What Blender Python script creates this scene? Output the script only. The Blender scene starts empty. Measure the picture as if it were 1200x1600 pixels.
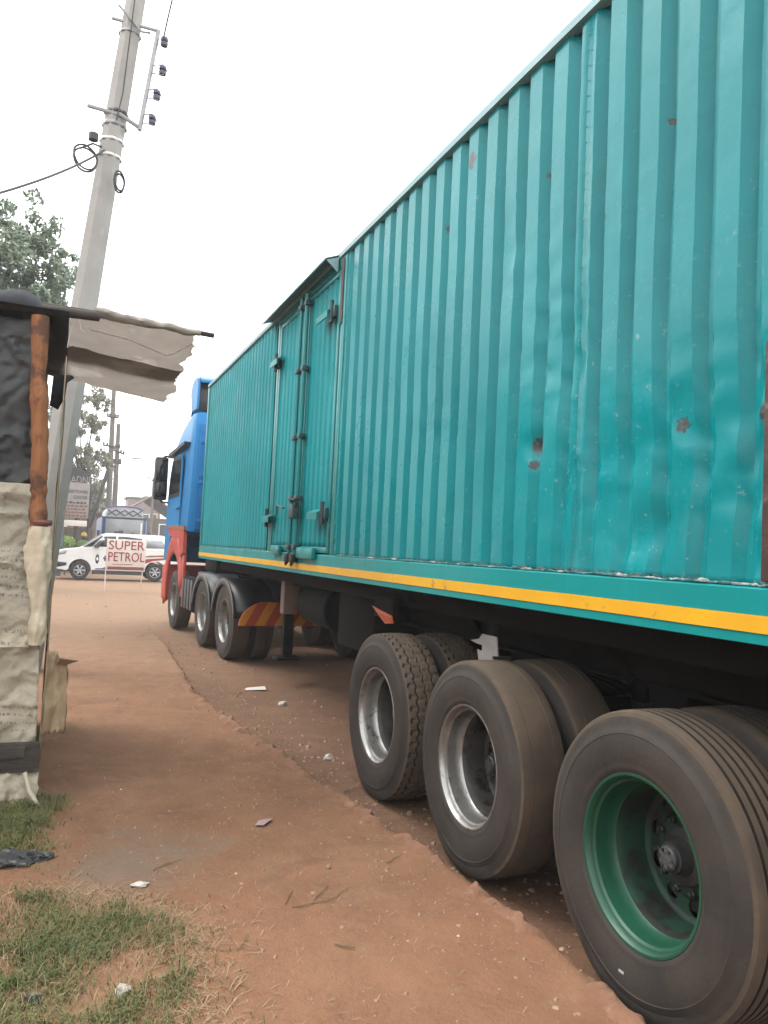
import bpy, bmesh, math, random
from math import sin, cos, pi, radians as RAD, sqrt, hypot, exp
from mathutils import Vector, Matrix, noise
random.seed(7)
SC = bpy.context.scene
COL = SC.collection

# ------------------------------------------------------------------ camera
F_PX, CAM_H = 1220.0, 1.60
YAW, PITCH, ROLL = RAD(22.55), RAD(2.87), 0.047
cam = bpy.data.cameras.new('camera'); camo = bpy.data.objects.new('camera', cam); COL.objects.link(camo)
fw = Vector((sin(YAW)*cos(PITCH), cos(YAW)*cos(PITCH), sin(PITCH)))
r0 = Vector((cos(YAW), -sin(YAW), 0)); u0 = r0.cross(fw)
rv = r0*cos(ROLL) + u0*sin(ROLL); uv = u0*cos(ROLL) - r0*sin(ROLL)
m3 = Matrix((rv, uv, -fw)).transposed()
camo.matrix_world = Matrix.Translation((0, 0, CAM_H)) @ m3.to_4x4()
cam.sensor_fit = 'VERTICAL'; cam.sensor_height = 24.0; cam.lens = F_PX/1600*24.0
cam.clip_start = 0.05; cam.clip_end = 2000
SC.camera = camo

# ------------------------------------------------------------------ sky, sun, exposure
SUN_EL, SUN_AZ = RAD(54), RAD(-52)          # azimuth measured from +Y towards +X
w = bpy.data.worlds.new('World'); SC.world = w; w.use_nodes = True
nt = w.node_tree; nt.nodes.clear()
sky = nt.nodes.new('ShaderNodeTexSky'); sky.sky_type = 'NISHITA'; sky.sun_disc = False
sky.sun_elevation = SUN_EL; sky.sun_rotation = SUN_AZ; sky.dust_density = 4.0; sky.air_density = 1.0
hs = nt.nodes.new('ShaderNodeHueSaturation'); hs.inputs['Saturation'].default_value = 0.12
mx = nt.nodes.new('ShaderNodeMix'); mx.data_type = 'RGBA'; mx.inputs[0].default_value = 0.80
mx.inputs[7].default_value = (9.8, 10.0, 10.2, 1)         # thick even cloud cover
bg = nt.nodes.new('ShaderNodeBackground'); bg.inputs['Strength'].default_value = 0.125
wo = nt.nodes.new('ShaderNodeOutputWorld')
nt.links.new(sky.outputs[0], hs.inputs['Color']); nt.links.new(hs.outputs[0], mx.inputs[6])
nt.links.new(mx.outputs[2], bg.inputs[0]); nt.links.new(bg.outputs[0], wo.inputs[0])
sl = bpy.data.lights.new('sun', 'SUN'); sl.energy = 1.0; sl.angle = RAD(30); sl.color = (1.0, 0.96, 0.9)
so = bpy.data.objects.new('sun', sl); COL.objects.link(so)
sd = Vector((sin(SUN_AZ)*cos(SUN_EL), cos(SUN_AZ)*cos(SUN_EL), sin(SUN_EL)))
so.rotation_euler = sd.to_track_quat('Z', 'Y').to_euler(); so.location = (-5, 8, 12)
SC.view_settings.view_transform = 'Standard'; SC.view_settings.look = 'None'
SC.view_settings.exposure = 1.5; SC.view_settings.gamma = 1.0; SC.view_settings.use_curve_mapping = False

# ------------------------------------------------------------------ materials
ALB = 0.42         # the photograph is exposed well up for the shade: base colours below are scaled to real albedo
class NT:
    def __init__(s, name, k=ALB):
        s.k = k
        s.m = bpy.data.materials.new(name); s.m.use_nodes = True
        s.t = s.m.node_tree; s.b = s.t.nodes['Principled BSDF']
        g = s.t.nodes.new('ShaderNodeNewGeometry'); s.pos = g.outputs['Position']
    def n(s, typ, **kw):
        x = s.t.nodes.new(typ)
        for k, v in kw.items(): setattr(x, k, v)
        return x
    def link(s, a, b): s.t.links.new(a, b)
    def val(s, sock, v):
        if hasattr(v, 'is_output') or isinstance(v, bpy.types.NodeSocket): s.link(v, sock)
        else: sock.default_value = v
    def noise(s, scale, detail=4, rough=0.55, vec=None, stretch=None, dist=0.0):
        x = s.n('ShaderNodeTexNoise'); x.inputs['Scale'].default_value = scale
        x.inputs['Detail'].default_value = detail; x.inputs['Roughness'].default_value = rough
        x.inputs['Distortion'].default_value = dist
        v = vec or s.pos
        if stretch:
            mp = s.n('ShaderNodeMapping'); mp.inputs['Scale'].default_value = stretch; s.link(v, mp.inputs[0]); v = mp.outputs[0]
        s.link(v, x.inputs['Vector']); return x.outputs['Fac']
    def ramp(s, f, a, b, lo=0.0, hi=1.0):
        x = s.n('ShaderNodeMapRange'); x.clamp = True
        s.val(x.inputs[0], f); x.inputs[1].default_value = a; x.inputs[2].default_value = b
        x.inputs[3].default_value = lo; x.inputs[4].default_value = hi
        return x.outputs[0]
    def math(s, op, a, b=0.0, c=0.0):
        x = s.n('ShaderNodeMath', operation=op); s.val(x.inputs[0], a); s.val(x.inputs[1], b); s.val(x.inputs[2], c)
        return x.outputs[0]
    def mix(s, f, a, b):
        x = s.n('ShaderNodeMix', data_type='RGBA'); s.val(x.inputs[0], f)
        for i, v in ((6, a), (7, b)):
            s.val(x.inputs[i], v if not isinstance(v, tuple) else (v[0]*s.k, v[1]*s.k, v[2]*s.k, 1))
        return x.outputs[2]
    def xyz(s):
        x = s.n('ShaderNodeSeparateXYZ'); s.link(s.pos, x.inputs[0]); return x.outputs
    def spot(s, p, r, nz=None, soft=0.5, flat=False):
        d = s.n('ShaderNodeVectorMath', operation='DISTANCE'); d.inputs[1].default_value = p
        if flat:
            mu = s.n('ShaderNodeVectorMath', operation='MULTIPLY'); s.link(s.pos, mu.inputs[0]); mu.inputs[1].default_value = (0, 1, 1); s.link(mu.outputs[0], d.inputs[0]); d.inputs[1].default_value = (0, p[1], p[2])
        else: s.link(s.pos, d.inputs[0])
        v = d.outputs['Value']
        if nz is not None: v = s.math('ADD', v, s.math('MULTIPLY', s.math('SUBTRACT', nz, .5), r*3.2))
        return s.ramp(v, r*(1-soft), r, 1, 0)
    def bump(s, h, strength=0.3, dist=0.02):
        x = s.n('ShaderNodeBump'); x.inputs['Strength'].default_value = strength; x.inputs['Distance'].default_value = dist
        s.val(x.inputs['Height'], h); s.link(x.outputs[0], s.b.inputs['Normal']); return x
    def out(s, color=None, rough=None, metal=None, spec=None):
        if color is not None: s.val(s.b.inputs['Base Color'], color if not isinstance(color, tuple) else (*color[:3], 1))
        if rough is not None: s.val(s.b.inputs['Roughness'], rough)
        if metal is not None: s.val(s.b.inputs['Metallic'], metal)
        if spec is not None: s.b.inputs['Specular IOR Level'].default_value = spec
        return s.m

def pm(name, c1, c2=None, scale=8, rough=0.6, metal=0.0, bump=0.0, bscale=40, spec=None, c3=None, s3=30, t3=(.6, .68), stretch=None, k=ALB):
    """two-tone noisy paint / stuff with optional third tone in patches and bump"""
    n = NT(name, k); c2 = c2 or tuple(v*.75 for v in c1)
    col = n.mix(n.ramp(n.noise(scale, 5, .6, stretch=stretch), .32, .68), c1, c2)
    if c3: col = n.mix(n.ramp(n.noise(s3, 4, .6), *t3), col, c3)
    if bump: n.bump(n.noise(bscale, 4, .6, stretch=stretch), bump, .01)
    return n.out(col, rough, metal, spec)

M = {}
def dirt_material(name, lane):
    n = NT(name)
    X = n.xyz()
    big = n.noise(.55, 4, .6); mid = n.noise(3.2, 6, .65); fine = n.noise(38, 6, .7); grit = n.noise(170, 3, .6)
    col = n.mix(n.ramp(big, .36, .66), (.50, .240, .130), (.57, .305, .175))
    col = n.mix(n.ramp(mid, .40, .72), col, (.40, .192, .106)); blot = n.noise(1.5, 5, .7, dist=.8)
    col = n.mix(n.ramp(blot, .54, .66, 0, .5), col, (.25, .125, .075)); col = n.mix(n.ramp(n.noise(2.4, 5, .7, dist=.5), .57, .68, 0, .6), col, (.56, .33, .195))
    far = n.ramp(n.math('ADD', X[1], n.math('MULTIPLY', big, 6)), 10.5, 19.0)
    col = n.mix(far, col, n.mix(n.ramp(mid, .3, .7), (.56, .36, .225), (.46, .28, .17)))       # dry sandy apron by the road
    col = n.mix(n.ramp(fine, .46, .72), col, n.mix(.55, col, (.46, .30, .19)))
    col = n.mix(n.ramp(grit, .60, .72, 0, .45), col, (.14, .085, .055))
    if lane:         # wheel lane below the kerb, darker over its near part
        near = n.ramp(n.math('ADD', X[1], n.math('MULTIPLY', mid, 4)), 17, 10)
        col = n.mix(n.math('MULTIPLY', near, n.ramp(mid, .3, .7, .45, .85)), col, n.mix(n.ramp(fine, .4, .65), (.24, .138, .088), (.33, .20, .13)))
    pale = n.spot((.42, 3.95, .05), .55, mid, .8)
    col = n.mix(n.math('MULTIPLY', pale, .75), col, (.36, .27, .195))                          # washed out grey patch
    col = n.mix(n.ramp(n.noise(95, 4, .7), .60, .70, 0, .5), col, (.66, .44, .29))
    n.bump(n.math('ADD', n.math('ADD', n.math('MULTIPLY', fine, .7), n.math('MULTIPLY', n.noise(14, 4, .6), .8)), n.math('MULTIPLY', grit, .35)), .62, .02)
    return n.out(col, .93, 0, .2)
M['dirt'] = dirt_material('dirt', False); M['lane'] = dirt_material('darker_lane_dirt', True)
M['kerb'] = pm('crumbled_earth_kerb', (.47, .235, .132), (.37, .182, .102), 5, .95, bump=.9, bscale=50, c3=(.54, .32, .20), s3=11)

def container_paint(name, *a, coat=.04, spec=.24, **kw):
    m = container_paint_(name, *a, **kw); m.node_tree.nodes['Principled BSDF'].inputs['Specular IOR Level'].default_value = spec; m.node_tree.nodes['Principled BSDF'].inputs['Coat Weight'].default_value = coat; return m
def container_paint_(name, c1=(.0, .455, .495), c2=(.0, .39, .42), chips=True, rough=.28):
    n = NT(name); X = n.xyz()
    big = n.noise(1.1, 3, .5); st = n.noise(5, 5, .6, stretch=(1, 3.2, .35)); fine = n.noise(60, 5, .65)
    col = n.mix(n.ramp(big, .35, .65), c1, c2)
    col = n.mix(n.ramp(st, .55, .75, 0, .5), col, (.003, .51, .56))
    if chips:
        zone = n.math('MAXIMUM', n.math('MULTIPLY', n.ramp(n.noise(1.7, 3, .5), .50, .68), .8), n.spot((2.05, 2.6, 2.15), 1.0, n.noise(2.5, 3, .5), .7, True))
        chip_glint = n.math('MULTIPLY', n.ramp(n.noise(34, 5, .75), .625, .65), zone)  # pale chips, also standing for glints on the crumpled sheet
        col = n.mix(n.math('MULTIPLY', chip_glint, .75), col, (.45, .68, .68))
        drk = n.math('MULTIPLY', n.ramp(n.noise(15, 4, .7, stretch=(1, 1, .8)), .735, .76), zone)
        col = n.mix(n.math('MULTIPLY', drk, .8), col, (.05, .035, .03))
        nz = n.noise(38, 5, .8)
        for p, r in (((2.03, 3.13, 2.128), .042), ((2.05, 2.188, 2.109), .030), ((2.05, 3.14, 2.04), .022), ((2.05, 4.147, 3.575), .040),
                     ((2.05, 3.853, 3.844), .055), ((2.05, 3.10, 3.44), .030), ((2.04, 1.79, 2.1), .05), ((2.05, 2.47, 3.02), .018), ((2.05, 2.30, 3.3), .016), ((2.05, 2.65, 3.05), .015)):
            s_ = n.spot(p, r, nz, .3, True)
            col = n.mix(n.math('MULTIPLY', s_, .85), col, n.mix(n.ramp(nz, .45, .6), (.10, .035, .028), (.26, .16, .15)))
        # torn, re-welded foot of the sheets: pale bare metal and rust along the seam
        weld = n.math('MULTIPLY', n.ramp(n.math('ABSOLUTE', n.math('SUBTRACT', n.math('ADD', X[2], n.math('MULTIPLY', n.noise(9, 4, .7), .030)), 1.566)), .006, .016, 1, 0), n.ramp(n.noise(13, 4, .75), .45, .55))
        col = n.mix(n.math('MULTIPLY', weld, .85), col, n.mix(n.ramp(n.noise(31, 3, .6), .52, .6), (.42, .50, .50), (.15, .06, .04)))
    if chips:
        run = n.math('MULTIPLY', n.ramp(n.noise(9, 4, .7, stretch=(1, 2.2, .10)), .62, .74), n.ramp(n.noise(.9, 3, .5), .45, .65))
        col = n.mix(n.math('MULTIPLY', run, .35), col, (.10, .16, .15))
        dust = n.math('MULTIPLY', n.ramp(X[2], 1.95, 1.5), n.ramp(n.noise(3.1, 5, .65), .42, .70))
        col = n.mix(n.math('MULTIPLY', dust, .14), col, (.26, .23, .17))
    rg = n.ramp(n.noise(2.6, 4, .6), .3, .75, rough-.06, rough+.14)
    n.b.inputs['Coat Weight'].default_value = .35; n.b.inputs['Coat Roughness'].default_value = .12; dent = n.noise(7.5, 3, .45); 
    h = n.math('ADD', n.math('MULTIPLY', dent, .55), n.math('MULTIPLY', fine, .05))
    n.bump(h, .18, .03)
    return n.out(col, rg, 0, .34)
M['teal'] = container_paint('teal_paint')
M['teal_matt'] = container_paint('older_matt_teal_paint', rough=.46, coat=.0, spec=.12)
M['teal_plain'] = container_paint('teal_paint_plain', (.002, .42, .425), (.002, .35, .35), chips=False, rough=.35, coat=.2)
M['weld'] = pm('chipped_weld_bead', (.02, .25, .25), (.02, .21, .21), 8, .5, bump=.3, c3=(.55, .62, .60), s3=11, t3=(.54, .60))
M['teal_grey'] = pm('sky_lit_teal_roof_edge', (.20, .33, .34), (.13, .27, .28), 4, .5, bump=.2, k=0.9)  # paler teal: sky light on the top edge put into the colour
M['teal_sill'] = container_paint('teal_sill_paint', (.0, .47, .47), (.0, .41, .405), chips=False, rough=.40, coat=.2)
M['yellow'] = pm('yellow_stripe', (.92, .50, .010), (.84, .42, .012), 3, .45, bump=.1, c3=(.50, .30, .08), s3=19, t3=(.64, .72), k=0.62)
M['rust'] = pm('rusty_steel', (.16, .07, .055), (.07, .035, .03), 14, .8, bump=.5, c3=(.26, .16, .13), s3=22)
M['dark_teal'] = pm('grimy_teal_hardware', (.03, .12, .13), (.02, .06, .065), 18, .5, bump=.3, c3=(.10, .06, .045), s3=26)
M['chassis'] = pm('chassis_black', (.012, .012, .014), (.018, .016, .014), 6, .8, bump=.2, spec=.15)
M['chassis_dust'] = pm('dusty_chassis', (.018, .016, .014), (.032, .025, .020), 9, .9, bump=.3, spec=.15)
def tyre_material(name, c1, c2, dust, amt, rough):
    n = NT(name); a = n.noise(9, 5, .65); b = n.noise(3.4, 4, .6); c = n.noise(55, 3, .6)
    col = n.mix(n.ramp(a, .35, .65), c1, c2)
    col = n.mix(n.math('MULTIPLY', n.ramp(b, .35, .65), amt), col, dust)
    n.bump(c, .25, .006); return n.out(col, rough, 0, .35)
M['sidewall'] = tyre_material('tyre_sidewall', (.038, .035, .033), (.060, .050, .043), (.112, .086, .066), .62, .74)
M['tread'] = tyre_material('dusty_tyre_tread', (.170, .120, .080), (.205, .148, .100), (.09, .070, .054), .65, .92)
M['groove'] = tyre_material('tyre_groove', (.022, .019, .017), (.032, .026, .021), (.06, .045, .033), .5, .9)
M['silver'] = pm('silver_rim', (.62, .61, .58), (.42, .40, .37), 7, .34, .75, bump=.2, c3=(.16, .12, .09), s3=17, t3=(.56, .72), k=0.5)
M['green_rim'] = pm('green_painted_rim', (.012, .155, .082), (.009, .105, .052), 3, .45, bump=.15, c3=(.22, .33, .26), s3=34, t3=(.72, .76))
M['green_shade_grime'] = pm('green_disc_shade_grime', (.008, .085, .042), (.006, .04, .022), 9, .6, bump=.2, c3=(.015, .015, .013), s3=9, t3=(.46, .58))  # rim green darkened for shade inside the dish, with grime patches
M['silver_shade_grime'] = pm('silver_disc_shade_grime', (.20, .19, .18), (.12, .11, .10), 9, .5, .6, bump=.2, c3=(.05, .045, .04), s3=11, t3=(.52, .62))  # darker silver: dish shade put into the colour, plus grime patches
M['hub'] = pm('hub_grey', (.12, .12, .125), (.06, .058, .055), 20, .55, .4, bump=.3)
M['hub_light'] = pm('hub_cap_pale', (.34, .35, .36), (.20, .20, .20), 30, .5, .5, bump=.5)
M['iron_dark'] = pm('dark_iron', (.016, .014, .013), (.028, .022, .018), 12, .8)
M['cab_blue'] = pm('cab_blue', (.012, .42, .98), (.010, .37, .90), 2.5, .38, bump=.03, spec=.25)
M['cab_blue_shade'] = pm('cab_rear_blue_shade', (.006, .36, .92), (.005, .30, .82), 4, .45, bump=.1, spec=.25)  # cab blue taken darker, as shade on the rear face
M['red'] = pm('red_fender', (.56, .075, .050), (.46, .06, .04), 4, .42, bump=.1, c3=(.42, .2, .14), s3=18, t3=(.66, .74), k=0.72)
M['black_plastic'] = pm('black_plastic', (.018, .019, .022), (.028, .028, .03), 7, .42)
M['glass'] = pm('dark_glass', (.012, .016, .020), (.015, .02, .024), 1, .06)
M['grey_guard'] = pm('grey_mudguard', (.20, .20, .20), (.13, .125, .12), 8, .5, bump=.1)
M['white'] = pm('white_paint', (.76, .76, .75), (.68, .68, .67), 3, .32, bump=.02, k=0.85)
M['plate_white'] = pm('dirty_white_plate', (.62, .58, .56), (.5, .46, .43), 8, .6, k=0.6)
M['pink_grey'] = pm('pale_pinkish_steel', (.50, .36, .31), (.42, .30, .25), 8, .65, bump=.1)
M['chev_red'] = pm('chevron_red', (.50, .07, .02), (.42, .055, .02), 10, .4, k=0.75)
M['chev_yel'] = pm('chevron_yellow', (.70, .30, .015), (.6, .24, .015), 10, .4, k=0.75)
M['orange'] = pm('orange_reflector', (.75, .16, .03), (.6, .1, .03), 10, .3, k=0.8)
M['concrete'] = pm('pole_concrete', (.40, .375, .345), (.33, .31, .285), 3, .85, bump=.3, bscale=70, c3=(.46, .44, .41), s3=1.3, k=0.75)
M['concrete_dark'] = pm('weathered_concrete_foot', (.36, .34, .31), (.27, .255, .235), 3, .9, bump=.3, bscale=70)
M['galv'] = pm('galvanised_steel', (.42, .42, .43), (.33, .33, .34), 12, .5, .3, k=0.7)
M['porcelain'] = pm('blue_grey_porcelain', (.11, .11, .20), (.08, .08, .15), 6, .25)
M['cable'] = pm('cable_black', (.05, .055, .055), (.04, .042, .045), 9, .6)
def wood_material(name, c1, c2, c3, st=(14, 14, 1.6), pt=(.55, .75)):
    n = NT(name); g = n.noise(3.2, 6, .65, stretch=st, dist=.6); p = n.noise(7, 4, .6)
    col = n.mix(n.ramp(g, .32, .68), c1, c2); col = n.mix(n.ramp(p, *pt), col, c3)
    n.bump(g, .6, .012); return n.out(col, .8, 0, .3)
M['post_wood'] = wood_material('debarked_orange_post', (.66, .29, .125), (.50, .19, .08), (.24, .105, .06), pt=(.50, .62))
M['old_wood'] = wood_material('grey_old_timber', (.13, .105, .085), (.075, .06, .05), (.19, .15, .12), (1.2, 12, 12))
M['pole_wood'] = wood_material('grey_wooden_pole', (.33, .29, .25), (.24, .21, .18), (.17, .145, .12))
M['black_sheet'] = pm('black_plastic_sheet', (.055, .060, .070), (.08, .085, .095), 3, .85, bump=.4, bscale=14, spec=.15)
M['dark_cloth'] = pm('dark_grey_tarpaulin', (.052, .055, .056), (.085, .088, .085), 2.2, .62, bump=.5, bscale=9, c3=(.13, .125, .11), s3=1.6, t3=(.60, .75))
M['awning'] = pm('weathered_brown_awning', (.225, .192, .165), (.175, .148, .128), 3.5, .85, bump=.35, bscale=25, c3=(.285, .25, .215), s3=2.2, k=1.0)
def sheet_translucent(m, amt):
    t = m.node_tree; b = t.nodes['Principled BSDF']; o = t.nodes['Material Output']; tr = t.nodes.new('ShaderNodeBsdfTranslucent'); mxs = t.nodes.new('ShaderNodeMixShader'); mxs.inputs[0].default_value = amt
    src = b.inputs['Base Color'].links[0].from_socket; t.links.new(src, tr.inputs[0]); t.links.new(b.outputs[0], mxs.inputs[1]); t.links.new(tr.outputs[0], mxs.inputs[2]); t.links.new(mxs.outputs[0], o.inputs[0])
sheet_translucent(M['awning'], .5)
M['awning_edge'] = pm('sunlit_awning_edge', (.46, .42, .37), (.33, .29, .25), 9, .9, bump=.5, k=0.8)  # paler than the awning: sunlight on the curled edge put into the colour
M['string'] = pm('white_string', (.62, .58, .52), (.5, .46, .42), 20, .8, k=1.2)
M['sack'] = pm('pale_crumpled_sack', (.86, .74, .55), (.66, .55, .39), 6, .75, bump=.6, bscale=22, c3=(.95, .85, .68), s3=9, k=0.62)
M['sack_brown'] = pm('brown_paper_sack', (.74, .55, .34), (.56, .40, .24), 6, .8, bump=.6, bscale=18, c3=(.9, .74, .54), s3=7, k=0.52)
def tarp_material():
    n = NT('printed_beige_tarp'); X = n.xyz()
    col = n.mix(n.ramp(n.noise(4, 5, .6), .32, .68), (.92, .80, .60), (.74, .64, .48))
    col = n.mix(n.ramp(n.noise(1.5, 3, .6), .5, .7), col, (.66, .61, .49))
    # faded unreadable print in rows: short dark dashes
    rows = None
    for z0, z1, per in ((1.20, 1.52, .052), (.44, .60, .046), (.92, 1.06, .07)):
        inz = n.math('MULTIPLY', n.ramp(X[2], z0, z0+.01), n.ramp(X[2], z1-.01, z1, 1, 0))
        wv = n.math('FRACT', n.math('DIVIDE', n.math('ADD', X[2], n.math('MULTIPLY', X[0], .07)), per))
        line = n.math('MULTIPLY', n.ramp(wv, .28, .34), n.ramp(wv, .62, .68, 1, 0))
        ch = n.ramp(n.noise(60, 3, .7, stretch=(1.6, 1, .5)), .50, .56)
        r = n.math('MULTIPLY', n.math('MULTIPLY', inz, line), ch)
        rows = r if rows is None else n.math('MAXIMUM', rows, r)
    col = n.mix(n.math('MULTIPLY', rows, .62), col, (.10, .09, .08))
    n.bump(n.math('ADD', n.noise(9, 5, .6), n.math('MULTIPLY', n.noise(240, 2, .5, stretch=(1, 1, .6)), .12)), .8, .03); return n.out(col, .70, 0, .3)
M['tarp'] = tarp_material()
def leaf_mat(name, a, b):
    n = NT(name, 1.0); col = n.mix(n.ramp(n.noise(1.4, 3, .6), .35, .65), a, b)
    col = n.mix(n.ramp(n.noise(9, 2, .6), .4, .7, 0, .6), col, tuple(v*.55 for v in b))
    m = n.out(col, .6, 0, .3)
    n.b.inputs['Transmission Weight'].default_value = 0
    return m
M['leaf_a'] = leaf_mat('blue_green_leaves', (.20, .25, .165), (.12, .17, .11))  # leaf tones lifted to put hazy glare into the colour
M['leaf_b'] = leaf_mat('olive_leaves', (.20, .20, .13), (.125, .12, .08))
M['bark'] = pm('bark', (.17, .13, .10), (.10, .08, .06), 9, .9, bump=.4)
def grass_mat():
    n = NT('grass_blades', .68); col = n.mix(n.ramp(n.noise(2.3, 4, .65), .36, .62), (.085, .125, .034), (.20, .195, .075))
    col = n.mix(n.ramp(n.noise(26, 3, .6), .55, .72), col, (.28, .225, .11)); return n.out(col, .6, 0, .25)
M['grass'] = grass_mat()
M['straw'] = pm('dry_straw', (.46, .33, .19), (.33, .22, .12), 15, .8, k=0.72)
M['twig'] = pm('dry_twig', (.33, .215, .125), (.2, .125, .075), 15, .85, k=0.6)
M['pebble'] = pm('pebbles', (.33, .22, .15), (.23, .14, .09), 30, .9, c3=(.5, .42, .34), s3=14, t3=(.62, .66), k=0.85)
M['leaf_dry'] = pm('dry_leaves', (.42, .27, .16), (.3, .18, .1), 12, .8, k=0.7)
M['stone_white'] = pm('white_stone', (.66, .60, .52), (.5, .44, .37), 25, .85, bump=.4, k=0.7)
M['pink_paper'] = pm('pink_paper', (.68, .46, .44), (.6, .38, .37), 20, .8)
M['ash'] = pm('charred_bundle', (.04, .04, .042), (.10, .10, .10), 14, .85, bump=.6, c3=(.32, .30, .28), s3=20, t3=(.56, .62))
M['sign_red'] = pm('sign_red', (.60, .045, .030), (.52, .04, .03), 4, .5)
M['sign_white'] = pm('sign_white', (.74, .66, .60), (.68, .58, .52), 4, .6, k=0.8)
M['print_black'] = pm('black_print', (.035, .035, .04), (.05, .05, .055), 4, .6)
M['print_red'] = pm('faded_red_print', (.42, .14, .11), (.36, .12, .09), 4, .7)
M['board_blue'] = pm('faded_blue_board', (.20, .30, .36), (.13, .21, .26), 5, .6, c3=(.5, .52, .52), s3=9)
M['board_white'] = pm('dirty_white_board', (.56, .50, .46), (.46, .41, .37), 4, .7, c3=(.34, .24, .2), s3=7)
M['bus_blue'] = pm('bus_blue', (.045, .10, .36), (.035, .08, .28), 3, .35)
M['load_silver'] = pm('silver_tarpaulin', (.62, .64, .70), (.50, .52, .58), 5, .5, bump=.5, bscale=8, k=.7)
M['load_purple'] = pm('purple_tarpaulin', (.25, .18, .45), (.2, .14, .36), 5, .6)
M['windscreen'] = pm('pale_windscreen', (.40, .43, .44), (.33, .35, .36), 2, .12, k=.6)
M['alloy'] = pm('alloy_wheel', (.52, .52, .53), (.4, .4, .42), 6, .35, .6, k=0.8)
M['rubber'] = pm('car_tyre', (.030, .028, .027), (.045, .04, .036), 8, .8)
M['blue_stripe'] = pm('blue_livery', (.10, .12, .36), (.09, .1, .3), 5, .4)
M['amber'] = pm('orange_livery', (.66, .24, .05), (.58, .2, .05), 5, .4)
M['brown_wall'] = pm('brown_mud_wall', (.20, .15, .105), (.14, .105, .075), 3, .9, bump=.3)
M['roof_rust'] = pm('rusty_roof', (.20, .13, .10), (.14, .09, .07), 1.5, .85)
M['brick_orange'] = pm('orange_brick_wall', (.46, .24, .13), (.38, .19, .10), 2, .85)
M['pink_wall'] = pm('pink_plaster', (.46, .33, .29), (.38, .27, .24), 2, .85)
M['hill'] = pm('hazy_hill', (.22, .19, .15), (.16, .14, .11), .2, .95)
M['skin'] = pm('skin_brown', (.12, .065, .045), (.10, .055, .04), 9, .6)
M['cap_yellow'] = pm('yellow_cap', (.72, .50, .08), (.62, .42, .07), 9, .7)
M['cloth_green'] = pm('green_shirt', (.16, .28, .08), (.12, .22, .06), 9, .8)

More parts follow.
